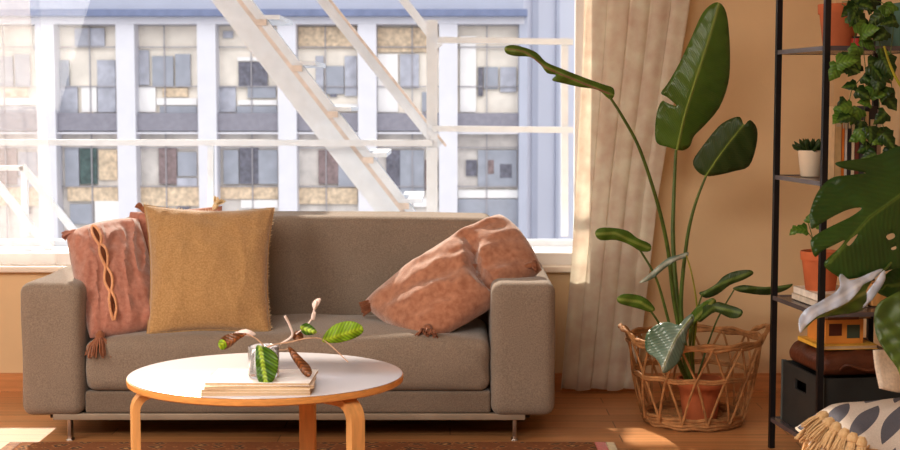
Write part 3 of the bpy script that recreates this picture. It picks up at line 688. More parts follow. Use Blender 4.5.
def pot(name, label, x, y, z, r, h, m, soil=True, group=None, rimh=.22):
    t = thing(name, label, 'pot', (x, y, z), group)
    MB().lathe([(0, 0), (r * .72, 0), (r * .74, .004), (r * .93, h * (1 - rimh)), (r * .93, h * (1 - rimh) + .001), (r * .86, h * (1 - rimh)), (0, h * (1 - rimh) - .03)], (x, y, z), 36).build('body', m, t)
    MB().lathe([(r * .93, h * (1 - rimh)), (r * 1.0, h * (1 - rimh)), (r * 1.02, h - .003), (r * 1.0, h), (r * .9, h), (r * .88, h * (1 - rimh)), (r * .93, h * (1 - rimh))], (x, y, z), 36).build('rim', m, t)
    if soil: MB().lathe([(0, h * .87), (r * .88, h * .86), (r * .88, h * .8), (0, h * .8)], (x, y, z), 28).build('soil', M_soil, t)
    return t
px_, py_ = P(700, 400, 6.34).x, 6.34
pot('terracotta_pot', 'orange terracotta pot standing inside the wicker basket', px_, py_, .024, .098, .172, M_terra)
bp = thing('bird_of_paradise_plant', 'tall bird of paradise plant with big green leaves growing from the basket', 'plant', (px_, py_, .18))
M_bl = leafmat('broad_leaf', (150, 168, 90), (96, 130, 50), (82, 114, 42), veins=.08, freq=300, rough=.27, transl=.3, spec=.7)
M_bl2 = leafmat('dark_leaf', (100, 124, 56), (56, 80, 34), (50, 70, 30), veins=.10, freq=300, rough=.4, transl=.2)
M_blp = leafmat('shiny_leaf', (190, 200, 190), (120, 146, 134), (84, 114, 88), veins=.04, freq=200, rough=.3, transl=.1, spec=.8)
M_rib = mat('leaf_rib', (138, 158, 72), .5, var=.1)
M_stk = mat('leaf_stalk', (84, 104, 44), .45, var=.25, scale=20)
M_stk2 = mat('yellow_stalk', (150, 150, 50), .45, var=.2, scale=20)
base = (693, 384, 6.34)
stalk([base, (684, 352, 6.33), (674, 300, 6.3), (668, 250, 6.25), (658, 205, 6.2), (640, 150, 6.12), (622, 116, 6.06), (609, 96, 6.02)], .011, .005, M_stk, bp)
stalk([(691, 384, 6.36), (684, 352, 6.36), (677, 300, 6.36), (673, 240, 6.38), (674, 190, 6.4), (676, 150, 6.4)], .014, .006, M_stk, bp)
stalk([(692, 384, 6.33), (684, 340, 6.3), (681, 300, 6.28), (687, 240, 6.25), (695, 205, 6.22), (706, 176, 6.2)], .012, .0045, M_stk, bp)
stalk([(689, 384, 6.3), (676, 350, 6.2), (667, 315, 6.15), (656, 278, 6.12), (640, 250, 6.1)], .008, .004, M_stk, bp)
stalk([(688, 384, 6.3), (672, 350, 6.15), (660, 325, 6.08), (650, 310, 6.05)], .006, .004, M_stk, bp)
stalk([(692, 384, 6.32), (694, 345, 6.25), (697, 310, 6.2), (692, 275, 6.16), (686, 255, 6.14)], .005, .0025, M_stk2, bp)
stalk([(694, 384, 6.32), (693, 345, 6.25), (696, 315, 6.2), (702, 295, 6.18)], .006, .003, M_stk, bp)
stalk([(696, 384, 6.36), (706, 350, 6.42), (718, 318, 6.46), (734, 290, 6.48)], .005, .003, M_stk, bp)
stalk([(694, 384, 6.3), (690, 345, 6.2), (692, 320, 6.16), (700, 314, 6.14)], .006, .004, M_stk, bp)
stalk([(692, 384, 6.28), (690, 350, 6.16), (692, 330, 6.06), (692, 317, 6.0)], .006, .004, M_stk, bp)
leaf([(678, 150), (668, 147), (657, 143), (655, 130), (657, 112), (662, 101), (667, 103), (677, 106), (667, 97), (661, 93), (668, 83), (680, 62), (692, 36), (702, 14), (712, 4), (720, 3), (726, 12), (729, 32), (730, 60), (728, 84), (719, 108), (704, 126), (694, 136), (690, 146), (684, 150)],
     [(677, 150), (684, 118), (695, 82), (708, 42), (719, 4)], (6.4, 6.3), M_bl, bp, fold=.35, ribr=.005, ribm=M_rib, bow=-.04)
leaf([(706, 176), (697, 171), (693, 161), (702, 147), (718, 127), (730, 119), (740, 117), (744, 125), (750, 120), (757, 129), (756, 147), (749, 166), (735, 171), (718, 175)],
     [(705, 177), (722, 152), (744, 124)], (6.2, 6.12), M_bl2, bp, fold=.3, ribr=.003, ribm=M_rib)
leaf([(505, 47), (513, 45), (526, 48), (537, 53), (546, 62), (560, 68), (580, 76), (602, 84), (613, 88), (614, 96), (609, 99), (598, 90), (580, 87), (562, 83), (552, 80), (556, 75), (547, 73), (540, 64), (530, 57), (515, 56), (506, 53)],
     [(610, 94), (575, 80), (545, 67), (525, 52), (506, 49)], (6.02, 5.85), M_bl, bp, fold=.6, step=3, ribr=.003, ribm=mat('rib_purple', (150, 110, 90), .5))
leaf([(595, 233), (600, 228), (614, 228), (628, 231), (637, 238), (650, 244), (650, 251), (640, 251), (630, 245), (616, 240), (600, 240)], [(649, 248), (632, 241), (615, 233), (596, 234)], (6.1, 6.0), M_bl, bp, fold=.3, step=3, ribr=.002, ribm=M_rib)
leaf([(617, 298), (624, 294), (638, 295), (648, 300), (655, 309), (650, 312), (640, 309), (628, 306), (619, 303)], [(653, 310), (640, 302), (618, 299)], (6.05, 5.98), M_bl, bp, fold=.3, step=3)
leaf([(639, 283), (648, 275), (658, 266), (668, 258), (678, 255), (688, 252), (687, 257), (676, 261), (664, 269), (652, 279)], [(687, 254), (666, 263), (640, 283)], (6.14, 6.08), M_blp, bp, fold=.4, step=3)
leaf([(699, 293), (706, 290), (716, 284), (724, 276), (736, 271), (750, 270), (753, 274), (743, 280), (730, 285), (718, 294), (706, 298)], [(701, 295), (722, 283), (752, 272)], (6.18, 6.1), M_bl2, bp, fold=.3, step=3)
leaf([(733, 288), (744, 285), (765, 287), (785, 285), (793, 284), (786, 290), (768, 295), (746, 293), (737, 291)], [(734, 289), (793, 286)], (6.48, 6.42), M_bl2, bp, fold=.3, step=3)
leaf([(696, 318), (704, 306), (716, 302), (726, 304), (742, 310), (740, 317), (730, 318), (716, 312), (706, 318), (700, 322)], [(698, 320), (714, 307), (741, 313)], (6.14, 6.05), M_bl2, bp, fold=.3, step=3)
leaf([(686, 324), (692, 312), (702, 303), (712, 298), (716, 302), (708, 312), (698, 320), (690, 328)], [(688, 326), (714, 300)], (6.16, 6.1), M_bl, bp, fold=.3, step=3)
leaf([(645, 344), (647, 333), (656, 325), (668, 322), (679, 325), (685, 318), (692, 314), (694, 320), (688, 330), (685, 345), (680, 360), (670, 370), (663, 373), (660, 364), (654, 357), (647, 352)], [(691, 318), (676, 338), (662, 370)], (6.0, 5.93), M_blp, bp, fold=.7, step=3, ribr=.002, ribm=M_rib)

# ------------------------------------------------------------------ shelf tower
M_blk = mat('black_metal', (34, 30, 32), .45, var=.15, metal=.3)
M_shelf = mat('shelf_dark_board', (96, 88, 92), .25, var=.15)
FL = Vector((1.28, 5.88, 0)); UX = Vector((.991, .131, 0)); VX = Vector((.131, -.991, 0)); SW, SD = .40, .494
def SP(u, v, z): return FL + UX * u + VX * v + Vector((0, 0, z))
def sbox(mb, u0, u1, v0, v1, z0, z1, r=0, n=3, fn=None):
    f2 = lambda p, *a: SP(p[0], p[1], p[2]) if not fn else SP(*fn(p, *a))
    if r: return mb.rbox(u0, u1, v0, v1, z0, z1, r, n, f2)
    k = len(mb.v); mb.box(u0, u1, v0, v1, z0, z1); mb.v[k:] = [tuple(SP(*p)) for p in mb.v[k:]]; return mb
sh = thing('shelving_unit', 'tall open black metal shelving tower by the right wall', 'shelf', tuple(SP(SW / 2, SD / 2, 0)))
hw = .0105
for u in (0, SW):
    for v in (0, SD): sbox(MB(), u - hw, u + hw, v - hw, v + hw, 0, 2.05).build('post', M_blk, sh, smooth=False)
LV = [1.573, 1.088, .612, .125, 2.04]
for z in LV:
    sbox(MB(), -hw + .002, SW + hw - .002, -hw + .002, SD + hw - .002, z - .015, z - .003).build('shelf_board', M_shelf, sh, smooth=False)
    rl = MB()
    for v in (0, SD): sbox(rl, 0, SW, v - .009, v + .009, z - .017, z)
    for u in (0, SW): sbox(rl, u - .009, u + .009, 0, SD, z - .017, z)
    rl.build('shelf_rim', M_shelf, sh, smooth=False)
def onshelf(px, v, z):
    """world point on the shelf level z, at shelf depth v, in line with photo column px"""
    lo, hi = -.1, .6
    for _ in range(40):
        u = (lo + hi) / 2; q = SP(u, v, z); d = q - CAM; dep = d.y * math.cos(TH) - d.z * math.sin(TH)
        if 450 + F * d.x / dep < px: lo = u
        else: hi = u
    return u
# top level: terracotta pot with ivy
zt = LV[0]
u = onshelf(839, .22, zt); q = SP(u, .22, zt)
pot('terracotta_pot', 'terracotta pot with trailing ivy on the upper shelf', q.x, q.y, zt, .080, .165, M_terra)
M_ivy = leafmat('ivy_leaf', (110, 146, 56), (96, 136, 50), (108, 146, 56), veins=.2, freq=200, transl=.3)
M_ivyd = leafmat('ivy_leaf_dark', (90, 120, 50), (42, 72, 26), (50, 84, 30), veins=.2, freq=200, transl=.3)
ivy = thing('ivy_plant', 'trailing green ivy hanging down over the upper bookshelf', 'plant', (q.x, q.y, zt + .14))
def small_leaf(mb, p, size, d, nrm):
    d = Vector(d).normalized(); nrm = Vector(nrm).normalized(); s = d.cross(nrm).normalized(); nrm = s.cross(d)
    prof = [(0, 0), (-.12, .42), (.12, .62), (.34, .40), (.55, .42), (.8, .2), (1.05, 0)]
    p = Vector(p); k = len(mb.v); ctr = []
    for (a, b_) in prof: ctr.append((a, 0)); 
    vs = []; uvs = []
    for (a, b_) in prof:
        for sg in (-1, 0, 1):
            vs.append(p + (d * a + s * b_ * sg * .95) * size + nrm * size * (.18 * b_ * abs(sg) - .25 * a * a * .6)); uvs.append((b_ * sg * size, a * size))
    fs = []
    for i in range(len(prof) - 1):
        for j in (0, 1): fs.append((i * 3 + j, (i + 1) * 3 + j, (i + 1) * 3 + j + 1, i * 3 + j + 1))
    mb.add(vs, fs); mb.uv += uvs
vines = [[(842, 2, 5.55), (856, 6, 5.42), (862, 40, 5.34), (866, 80, 5.34), (864, 120, 5.34), (868, 158, 5.34)],
         [(846, 4, 5.55), (868, 8, 5.42), (880, 45, 5.34), (878, 90, 5.34), (884, 130, 5.33), (896, 158, 5.33)],
         [(842, 4, 5.55), (856, 18, 5.38), (852, 50, 5.34), (846, 62, 5.32), (843, 66, 5.3)],
         [(846, 2, 5.55), (880, 2, 5.45), (893, 20, 5.38), (890, 60, 5.35), (892, 90, 5.35)],
         [(864, 75, 5.34), (852, 90, 5.32), (848, 108, 5.31), (843, 116, 5.3)]]
lv = MB(); lv.uv = []; lvd = MB(); lvd.uv = []; vm = MB()
for vi, v in enumerate(vines):
    w_ = cr_line([P(*p) for p in v], 14); vm.tube(w_, .0016, 5)
    for i in range(10, len(w_), (4 if vi in (0, 1) else 6)):
        for rep in range(1):
            p = w_[i] + Vector((random.uniform(-.03, .03), random.uniform(-.03, .02), random.uniform(-.02, .02)))
            small_leaf(lv if random.random() < .5 else lvd, p, random.uniform(.04, .065), (random.uniform(-1, 1), random.uniform(-.4, 0), random.uniform(-.9, .1)), (random.uniform(-.4, .4), -1, random.uniform(0, .8)))
for (x, y, s_) in ((838, 66, .06), (846, 58, .05), (842, 108, .055), (884, 60, .075), (872, 66, .075), (880, 74, .07), (860, 130, .05), (884, 135, .06), (870, 128, .055)):
    p = P(x, y, 5.30); small_leaf(lvd if x > 865 else lv, p, s_, (random.uniform(-.7, .7), -.2, -.7), (random.uniform(-.3, .3), -1, .5))
vm.build('vine', M_stk, ivy); lv.build('foliage', M_ivy, ivy, solid=.0008); lvd.build('dark_foliage', M_ivyd, ivy, solid=.0008)
u = onshelf(893, .2, zt); bx = MB(); sbox(bx, u - .02, min(u + .05, SW - .02), .08, .30, zt, zt + .17, r=.004)
tag(bx.build('storage_box', mat('teal_card', (92, 128, 112), .6), origin=tuple(SP(u, .2, zt))), 'teal box on the upper shelf behind the ivy', 'box')
u = onshelf(857, .3, zt); q = SP(u, .3, zt)
cn = thing('candle_jar', 'small red jar beside the terracotta pot on the upper shelf', 'jar', tuple(q))
MB().lathe([(0, 0), (.020, 0), (.022, .004), (.022, .035), (0, .035)], q, 24).build('jar', mat('red_glass', (190, 60, 50), .3), cn); MB().lathe([(0, .035), (.019, .035), (.019, .042), (0, .043)], q, 24).build('lid', M_blk, cn)
# second level: succulent and books
zt = LV[1]
u = onshelf(810, .13, zt); q = SP(u, .13, zt)
M_cer = mat('cream_ceramic', (232, 214, 190), .5, var=.05)
t = thing('plant_pot', 'small cream ceramic pot with a succulent on the second shelf', 'pot', tuple(q))
MB().lathe([(0, 0), (.034, 0), (.037, .004), (.047, .095), (.047, .1), (.042, .1), (.040, .085), (0, .08)], q, 32).build('body', M_cer, t)
MB().lathe([(0, .082), (.041, .086), (0, .09)], q, 20).build('soil', M_soil, t)
t = thing('succulent_plant', 'small dark green succulent growing in the cream pot', 'plant', tuple(q + Vector((0, 0, .088))))
lm = MB(); lm.uv = []
for k in range(26):
    a = k * 2.4; el = .25 + .9 * (k / 26); L_s = .085 - .03 * k / 26; d = Vector((math.cos(a) * math.cos(el), math.sin(a) * math.cos(el), math.sin(el)))
    b0 = q + Vector((0, 0, .088)); n0 = len(lm.v); lm.tube([b0, b0 + d * L_s * .5, b0 + d * L_s * .85, b0 + d * L_s + Vector((0, 0, .006))], [.004, .009, .007, .001], 6); lm.uv += [(0.03, 0.01 * i) for i in range(len(lm.v) - n0)]
lm.build('leaves', M_bl2, t)
bookc = [((206, 172, 126), .026, .27, 'thick cream book with a worn spine at the left of the shelf row'), ((226, 128, 50), .010, .262, 'thin orange book in the shelf row next to the cream book'), ((206, 200, 196), .010, .255, 'thin pale grey book in the shelf row next to the orange one'),
         ((40, 36, 40), .014, .262, 'black book in the shelf row between two pale ones'), ((222, 206, 180), .012, .25, 'beige book in the shelf row right of the black one'), ((120, 60, 48), .016, .258, 'dark red book in the shelf row behind the ivy'),
         ((70, 66, 74), .02, .265, 'charcoal book in the shelf row behind the ivy'), ((196, 170, 130), .014, .25, 'tan book in the shelf row behind the ivy'), ((52, 44, 46), .03, .27, 'wide dark brown book in the shelf row right of the tan one'), ((170, 150, 140), .016, .258, 'mauve grey book at the right end of the shelf row')]
u = onshelf(834, .41, zt)
def book(u, v0, v1, z, th, h, c, label, lay=False, L=.2, grp='books standing on the second shelf'):
    root = thing('book', label, 'book', tuple(SP(u + (L / 2 if lay else th / 2), (v0 + v1) / 2, z)), grp)
    cm = mat('cover_%d_%d_%d' % c, c, .5, var=.12, scale=30); pg = M_page
    if lay:
        cv = MB(); sbox(cv, u, u + L, v0, v1, z, z + .002); sbox(cv, u, u + L, v0, v1, z + th - .002, z + th); sbox(cv, u, u + .002, v0, v1, z, z + th)
        cv.build('cover', cm, root, smooth=False); sbox(MB(), u + .002, u + L - .003, v0 + .003, v1 - .003, z + .002, z + th - .002).build('pages', pg, root, smooth=False)
    else:
        cv = MB(); sbox(cv, u, u + .0018, v0, v1, z, z + h); sbox(cv, u + th - .0018, u + th, v0, v1, z, z + h); sbox(cv, u, u + th, v1 - .002, v1, z, z + h)
        cv.build('cover', cm, root, smooth=False); sbox(MB(), u + .0018, u + th - .0018, v0 + .004, v1 - .002, z + .003, z + h - .004).build('pages', pg, root, smooth=False)
        if h > .2: 
            bd = MB(); sbox(bd, u + th * .15, u + th * .85, v1, v1 + .0006, z + h * .72, z + h * .82); bd.build('spine_band', mat('spine_label', (200, 180, 150), .6), root, smooth=False)
for (c, th, h, lb) in bookc:
    if u + th > SW - .016: break
    book(u, .29, .41, zt, th, h, c, lb); u += th + .001
# third level: books lying, terracotta pot
zt = LV[2]
book(.035, .10, .36, zt, .022, 0, (232, 220, 204), 'white book at the bottom of the lying stack on the third shelf', True, .2, 'books lying on the third shelf')
book(.045, .09, .34, zt + .022, .026, 0, (244, 236, 226), 'white book on top of the lying stack under the terracotta pot', True, .18, 'books lying on the third shelf')
u = onshelf(820, .22, zt); q = SP(u, .22, zt + .048)
pot('terracotta_pot', 'terracotta pot on the lying white books on the third shelf', q.x, q.y, zt + .048, .076, .148, M_terra)
t = thing('seedling_plant', 'light green seedling sprouting from the third shelf pot', 'plant', tuple(q + Vector((0, 0, .12))))
sd = MB(); sd.uv = []
for (x, y, s_, dd) in ((806, 230, .05, (-1, -.2, .1)), (797, 229, .035, (-.8, 0, -.6)), (808, 222, .03, (.2, 0, 1)), (816, 226, .035, (.9, 0, .3))): small_leaf(sd, P(x, y, 5.6), s_, dd, (0, -.8, .6))
sd.build('foliage', M_ivy, t, solid=.0008); stalk([(818, 262, 5.66), (814, 242, 5.63), (806, 230, 5.6)], .002, .0012, M_stk, t, 'stem'); stalk([(819, 262, 5.66), (812, 236, 5.63), (808, 222, 5.6)], .002, .0012, M_stk, t, 'stem')
u = onshelf(875, .32, zt); bx = thing('wooden_box', 'small light wooden box on the third shelf behind the glossy leaf', 'box', tuple(SP(u, .3, zt)))
sbox(MB(), u - .03, u + .03, .26, .36, zt, zt + .07, r=.004).build('body', M_birch, bx); sbox(MB(), u - .032, u + .032, .258, .362, zt + .07, zt + .084, r=.003).build('lid', M_birch, bx)
# bottom level: crate, bag, magazines
zt = LV[3]
M_crate = mat('dark_crate', (50, 52, 52), .6, var=.15, scale=10)
cr_ = thing('storage_crate', 'dark grey wooden crate with a handle hole on the bottom shelf', 'crate', tuple(SP(.2, .25, zt)))
cz = .235; w_ = MB(); sbox(w_, .03, .37, .05, .06, zt, zt + cz); sbox(w_, .03, .37, .44, .45, zt, zt + cz); sbox(w_, .36, .37, .06, .44, zt, zt + cz); sbox(w_, .03, .37, .06, .44, zt, zt + .012)
sbox(w_, .02, .03, .05, .45, zt, zt + .15); sbox(w_, .02, .03, .05, .45, zt + .19, zt + cz); sbox(w_, .02, .03, .05, .19, zt + .15, zt + .19); sbox(w_, .02, .03, .31, .45, zt + .15, zt + .19)
w_.build('body', M_crate, cr_, smooth=False); 
for a, c in ((.046, .06), (.44, .454)): sbox(MB(), .018, .034, a, c, zt, zt + cz + .004).build('corner_strip', mat('crate_corner', (96, 104, 104), .4), cr_, smooth=False)
M_lea = mat('brown_leather', (100, 56, 36), .45, var=.35, scale=7, bump=.3, bscale=60)
bag = thing('leather_bag', 'slouched brown leather bag lying on the dark crate', 'bag', tuple(SP(.2, .25, zt + cz)))
def bagfn(p, u, v, w): return (p[0], p[1], p[2] + (.016 * noise.noise(Vector(p) * 18) + .02 * (1 - u * u) * (w > 0)) * max(0, w))
sbox(MB(), .035, .375, .06, .43, zt + cz + .001, zt + cz + .075, r=.032, n=12, fn=bagfn).build('body', M_lea, bag)
hd = MB(); hd.tube(cr_line([SP(.1, .44, zt + cz + .03), SP(.12, .46, zt + cz + .05), SP(.2, .465, zt + cz + .03), SP(.28, .46, zt + cz + .05), SP(.3, .44, zt + cz + .03)], 6), .006, 6); hd.build('strap', M_lea, bag)
zz = zt + cz + .098
book(.04, .16, .40, zz, .016, 0, (236, 190, 80), 'yellow book lying on the brown leather bag', True, .22, 'books lying on the leather bag')
bx = thing('picture_box', 'small orange box with dark pictures on the yellow book', 'box', tuple(SP(.14, .26, zz + .016)))
sbox(MB(), .07, .22, .18, .36, zz + .016, zz + .108, r=.003).build('body', mat('orange_card', (222, 150, 70), .6, var=.1), bx)
for (a, c, z0, z1, cc) in ((.085, .135, .03, .075, (90, 40, 24)), (.155, .205, .02, .07, (70, 80, 66)), (.08, .2, .09, .1, (120, 70, 40))):
    p_ = MB(); sbox(p_, a, c, .36, .3608, zz + .016 + z0, zz + .016 + z1); p_.build('picture', mat('pic%d' % cc[0], cc, .6), bx, smooth=False)
book(.06, .14, .36, zz + .1085, .01, 0, (150, 96, 50), 'brown notebook on top of the orange picture box', True, .19, 'books lying on the leather bag')
# dark bag behind the crate on the floor side
# ------------------------------------------------------------------ monstera in front of the shelf
M_mon = leafmat('monstera_leaf', (96, 124, 50), (50, 86, 26), (42, 76, 22), veins=.06, freq=160, rough=.35, transl=.12)
M_mon2 = leafmat('monstera_sheen', (216, 230, 250), (196, 212, 236), (170, 190, 206), veins=.12, freq=40, rough=.22, transl=.05, spec=1)  # blue-white colour stands in for window light reflected on the leaf
M_mon3 = leafmat('monstera_light', (150, 160, 90), (96, 122, 52), (84, 108, 44), veins=.2, freq=60, rough=.35, transl=.3)
mx_, my_ = 1.58, 4.34
pot('plant_pot', 'cream pot of the monstera just beyond the right edge', mx_ - 0, my_, 0, .15, .28, M_cer)
mo = thing('monstera_plant', 'big monstera with split dark leaves in front of the shelving tower', 'plant', (mx_, my_, .24))
leaf([(925, 142), (900, 146), (885, 152), (868, 158), (850, 160), (835, 163), (842, 168), (856, 171), (866, 173), (850, 175), (834, 177), (824, 184), (816, 195), (810, 212), (810, 222), (812, 229), (822, 223), (836, 215), (850, 209), (862, 208), (852, 216), (838, 223), (824, 230), (812, 238), (811, 246), (815, 257), (822, 251), (834, 245), (845, 240), (838, 249), (828, 258), (824, 265), (832, 273), (845, 279), (862, 277), (880, 273), (900, 268), (918, 272), (932, 258), (950, 236), (960, 205), (952, 170), (940, 152)],
     [(905, 192), (870, 217), (845, 245), (830, 262)], (4.80, 4.70), M_mon, mo, holes=[[(886, 236), (893, 233), (895, 237), (889, 240)], [(891, 248), (896, 246), (896, 249), (892, 250)], [(846, 243), (852, 238), (858, 234), (854, 241), (849, 246)]], fold=.12, step=5, ribr=.003, ribm=mat('monstera_rib', (84, 110, 44), .5), ripple=.0015)
def curl(x, y, z): return z
# upper strip coloured pale for window sheen, and green underside of the same drooping leaf
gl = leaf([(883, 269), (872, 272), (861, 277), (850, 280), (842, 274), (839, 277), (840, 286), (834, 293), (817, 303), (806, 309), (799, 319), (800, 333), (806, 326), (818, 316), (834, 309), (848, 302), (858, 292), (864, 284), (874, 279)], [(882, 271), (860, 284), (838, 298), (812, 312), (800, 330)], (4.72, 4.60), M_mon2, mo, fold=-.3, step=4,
     dfn=lambda x, y, z: z)
leaf([(800, 333), (806, 326), (818, 316), (834, 308), (848, 300), (860, 287), (872, 280), (866, 291), (868, 302), (860, 311), (845, 314), (830, 316), (816, 319), (806, 328)], [(800, 333), (830, 311), (866, 292)], (4.61, 4.71), M_mon3, mo, fold=.6, step=4)
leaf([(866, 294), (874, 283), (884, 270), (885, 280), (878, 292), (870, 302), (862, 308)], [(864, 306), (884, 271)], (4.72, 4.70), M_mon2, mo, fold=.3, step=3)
leaf([(874, 316), (878, 304), (890, 296), (910, 288), (940, 292), (950, 330), (930, 372), (906, 384), (897, 368), (884, 350), (876, 334)], [(945, 296), (915, 325), (900, 372)], (4.66, 4.58), M_mon3, mo, fold=.2, step=5, ribr=.003, ribm=M_rib)
leaf([(884, 296), (876, 290), (884, 276), (900, 266), (925, 264), (940, 280), (925, 296), (900, 300)], [(930, 280), (890, 286)], (4.95, 4.92), M_mon, mo, fold=.2, step=5)
def wst(pts, r0=.008, r1=.004):
    w_ = cr_line(pts, 6); n = len(w_); MB().tube(w_, [r0 + (r1 - r0) * i / (n - 1) for i in range(n)], 8).build('stalk', M_stk, mo)
root_ = Vector((mx_, my_, .25))
wst([root_, root_ + Vector((.06, 0, .4)), P(960, 230, 4.9), P(935, 190, 4.85), P(905, 192, 4.79)])
wst([root_, root_ + Vector((.02, -.05, .3)), P(915, 262, 4.78), P(884, 270, 4.72)])
wst([root_, root_ + Vector((-.0, -.08, .25)), P(955, 300, 4.72), P(944, 297, 4.66)])
wst([root_, root_ + Vector((.0, 0, .3)), P(945, 282, 4.94), P(930, 280, 4.95)])
stalk([(884, 46, 4.85), (889, 62, 4.86), (896, 78, 4.87), (906, 94, 4.88), (940, 150, 4.9), (965, 230, 4.9)], .0035, .006, M_stk2, mo)

# ------------------------------------------------------------------ pouf with patterned throw
def throwmat():
    m = bpy.data.materials.new('patterned_throw'); m.use_nodes = True; N, L = m.node_tree.nodes, m.node_tree.links; b = N['Principled BSDF']
    b.inputs['Roughness'].default_value = .95; b.inputs['Specular IOR Level'].default_value = .1
    uv = N.new('ShaderNodeUVMap'); mp = N.new('ShaderNodeMapping'); mp.inputs['Scale'].default_value = (1, 1, 1); L.new(uv.outputs[0], mp.inputs['Vector'])
    sp = N.new('ShaderNodeSeparateXYZ'); L.new(mp.outputs[0], sp.inputs[0])
    def mth(op, a, b_=None, c=None):
        n = N.new('ShaderNodeMath'); n.operation = op
        for i, q in enumerate((a, b_, c)):
            if q is None: continue
            if isinstance(q, (int, float)): n.inputs[i].default_value = q
            else: L.new(q, n.inputs[i])
        return n.outputs[0]
    # leaf shaped lozenges in staggered rows
    ty = mth('FLOOR', sp.outputs[1]); fy = mth('SUBTRACT', mth('FRACT', sp.outputs[1]), .5)
    fx = mth('SUBTRACT', mth('FRACT', mth('ADD', sp.outputs[0], mth('MULTIPLY', ty, .5))), .5)
    lens = mth('ADD', mth('POWER', mth('MULTIPLY', mth('ABSOLUTE', fy), 2.15), 2), mth('MULTIPLY', mth('ABSOLUTE', fx), 2.9))
    inside = mth('LESS_THAN', lens, 1.0)
    mx = N.new('ShaderNodeMix'); mx.data_type = 'RGBA'; mx.inputs[6].default_value = srgb((232, 222, 212)); mx.inputs[7].default_value = srgb((112, 112, 122)); L.new(inside, mx.inputs[0])
    nz = N.new('ShaderNodeTexNoise'); nz.inputs['Scale'].default_value = 240; tc = N.new('ShaderNodeTexCoord'); L.new(tc.outputs['Object'], nz.inputs['Vector'])
    m2 = N.new('ShaderNodeMix'); m2.data_type = 'RGBA'; m2.blend_type = 'MULTIPLY'; m2.inputs[0].default_value = .35; L.new(mx.outputs[2], m2.inputs[6]); L.new(nz.outputs['Fac'], m2.inputs[7]); L.new(m2.outputs[2], b.inputs['Base Color'])
    bp_ = N.new('ShaderNodeBump'); bp_.inputs['Strength'].default_value = .4; L.new(nz.outputs['Fac'], bp_.inputs['Height']); L.new(bp_.outputs[0], b.inputs['Normal'])
    return m
M_tan = fabric('tan_knit', (222, 176, 118), c2=(190, 140, 84), scale=70)
pcx, pcy = 1.46, 4.98
pf = thing('pouf', 'round tan knitted pouf under the patterned throw at the right edge', 'pouf', (pcx, pcy, 0))
MB().lathe([(0, 0), (.20, .0), (.25, .03), (.272, .09), (.275, .15), (.26, .21), (.22, .245), (.12, .262), (0, .265)], (pcx, pcy, 0), 48).build('body', M_tan, pf)
sm = MB()
for k in range(12):
    a = 2 * PI * k / 12; sm.tube([(pcx + rr * math.cos(a), pcy + rr * math.sin(a), z) for rr, z in ((.255, .03), (.277, .09), (.28, .15), (.265, .212), (.224, .248), (.12, .266))], .004, 5)
sm.build('seam', M_tan, pf)
th = thing('throw_blanket', 'white throw with dark grey leaf shapes draped over the pouf', 'blanket', (pcx, pcy, .27))
M_thr = throwmat()
# draped: heights by measured silhouette; nearest edge hangs in front
def drape(u, v):
    # u left->right, v back->front
    x = 1.20 + .62 * u; y = 5.12 - .40 * v
    prof = .285 + .085 * math.sin(min(1, u / .75) * PI / 2)            # rises to the right
    dome = prof - .10 * max(0, v - .30) ** 1.3 * 2.2 - .07 * max(0, .18 - u) * 3
    z = dome + .014 * math.sin(u * 9 + v * 4) + .012 * noise.noise(Vector((u * 4, v * 4, 2)))
    return (x, y - .02 * math.sin(u * 7), max(.05, z))
mb = MB(); mb.uv = []; nu, nv = 48, 40
mb.grid(drape, nu, nv)
for i in range(nu + 1):
    for j in range(nv + 1):
        a, c = i / nu, j / nv; ang = math.radians(-35); uu, vv = a * 5.6, c * 4.4
        mb.uv.append((uu * math.cos(ang) - vv * math.sin(ang) + .1, (uu * math.sin(ang) + vv * math.cos(ang)) * .42 + .3))
mb.build('cloth', M_thr, th, solid=.006)
hm = MB(); hm.tube([Vector(drape(0, j / 24)) for j in range(25)], .005, 6); hm.tube([Vector(drape(i / 24, 1)) for i in range(25)], .005, 6); hm.build('hem', fabric('hem_cream', (236, 226, 212), scale=80), th)
# second fold: standing white corner at the upper right
def fold2(u, v):
    a = P(874, 350, 4.88); c = P(925, 398, 4.95); d = P(880, 388, 4.84); e_ = P(940, 350, 5.0)
    p = a * (1 - u) * (1 - v) + e_ * u * (1 - v) + c * u * v + d * (1 - u) * v
    return p + Vector((0, .012 * math.sin(u * 6 + v * 3), 0))
mb = MB(); mb.uv = []; mb.grid(fold2, 12, 12)
for i in range(13):
    for j in range(13): mb.uv.append((.02 + .0 * i, .02))
mb.build('folded_corner', fabric('throw_white', (232, 216, 198), scale=90), th, solid=.01)
# fringe bundles
M_fr = fabric('fringe_beige', (232, 204, 160), c2=(212, 178, 130), scale=90)
for k, (x, y, dx, dy, D_) in enumerate(((826, 414, -.9, -.55, 4.84), (832, 420, -.9, -.7, 4.80), (838, 424, -.6, -1, 4.78), (846, 430, -.5, -1.1, 4.76), (854, 434, -.35, -1.2, 4.74), (862, 438, -.2, -1.2, 4.73), (820, 420, -1, -.9, 4.86), (828, 432, -.8, -1, 4.8), (842, 440, -.5, -1.2, 4.76))):
    tassel(th, P(x, y, D_), (dx, -.2, dy), .07, M_fr, r=.026, n=34, head=.019)
# tan cushion part in front
fr_ = thing('knit_cushion', 'tan knitted cushion below the throw at the right edge', 'cushion', (1.45, 4.70, 0))
MB().rbox(1.30, 1.68, 4.52, 4.685, .0, .225, r=.07, n=10, fn=wob(.02, 8)).build('cover', M_tan, fr_)

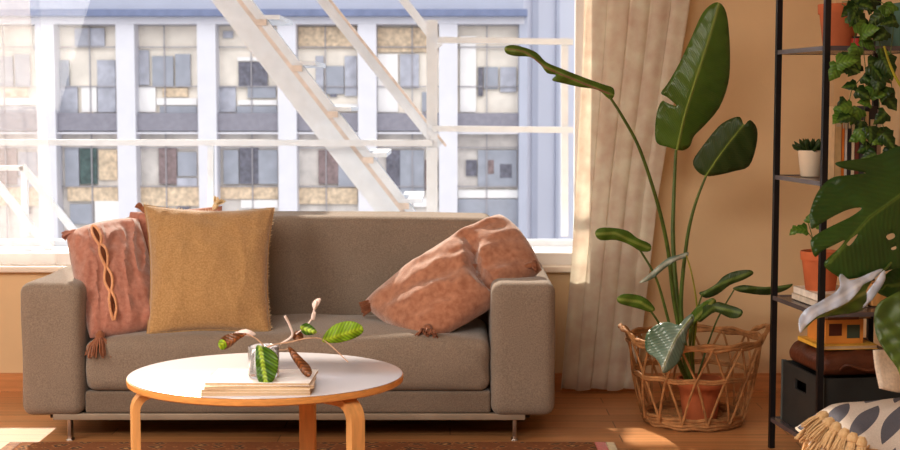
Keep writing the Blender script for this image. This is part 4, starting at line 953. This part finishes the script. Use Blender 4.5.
# ------------------------------------------------------------------ light
wd = bpy.data.worlds.new('sky'); sc.world = wd; wd.use_nodes = True
N, L = wd.node_tree.nodes, wd.node_tree.links; bg = N['Background']
sk = N.new('ShaderNodeTexSky'); sk.sky_type = 'NISHITA'; sk.sun_disc = False; sk.sun_elevation = math.radians(40); sk.sun_rotation = math.radians(20); sk.air_density = 1.2
mxw = N.new('ShaderNodeMix'); mxw.data_type = 'RGBA'; mxw.inputs[0].default_value = .0
bg.inputs['Color'].default_value = (.93, .95, 1, 1); bg.inputs['Strength'].default_value = 1.1
def light(name, typ, loc, rot_to, energy, color, size=1, sizey=None, angle=None):
    d = bpy.data.lights.new(name, typ); o = bpy.data.objects.new(name, d); COL.objects.link(o); o.location = loc
    o.rotation_euler = (Vector(rot_to) - Vector(loc)).to_track_quat('-Z', 'Y').to_euler(); d.energy = energy; d.color = color
    if typ == 'AREA': d.shape = 'RECTANGLE'; d.size = size; d.size_y = sizey or size
    if angle: d.angle = angle
    return o
e = math.radians(36)
dv = Vector((.36, -1, 0)).normalized() * math.cos(e) + Vector((0, 0, -math.sin(e)))
light('sun', 'SUN', (-5, 12, 9), Vector((-5, 12, 9)) + dv, 7.5, (1, .88, .73), angle=math.radians(1.2))
# light reflected back from the sunny side of the street (falls on the facades and the fire escape only)
light('street_bounce', 'SUN', (0, 4, 9), (0, 10, 6.6), 1.5, (1, .97, .95), angle=math.radians(60))
cl = light('overhead_fill', 'AREA', (-.9, 1.2, 2.88), (-.7, 3.9, 0), 125, (1, .93, .85), 2.2, 1.4); cl.data.spread = math.radians(125)  # added soft fill from overhead, no actual fitting
rl = light('left_fill', 'AREA', (-3.3, 3.4, 2.0), (-.9, 5.6, .2), 62, (1, .92, .82), 1.6, 1.6); rl.data.spread = math.radians(130)  # second added fill lamp, brightens the left side of the room

sc.view_settings.view_transform = 'Standard'; sc.view_settings.look = 'None'; sc.view_settings.exposure = 0; sc.view_settings.gamma = .91
sc.cycles.use_denoising = True; sc.cycles.max_bounces = 8; sc.cycles.transparent_max_bounces = 12; sc.cycles.sample_clamp_indirect = 6
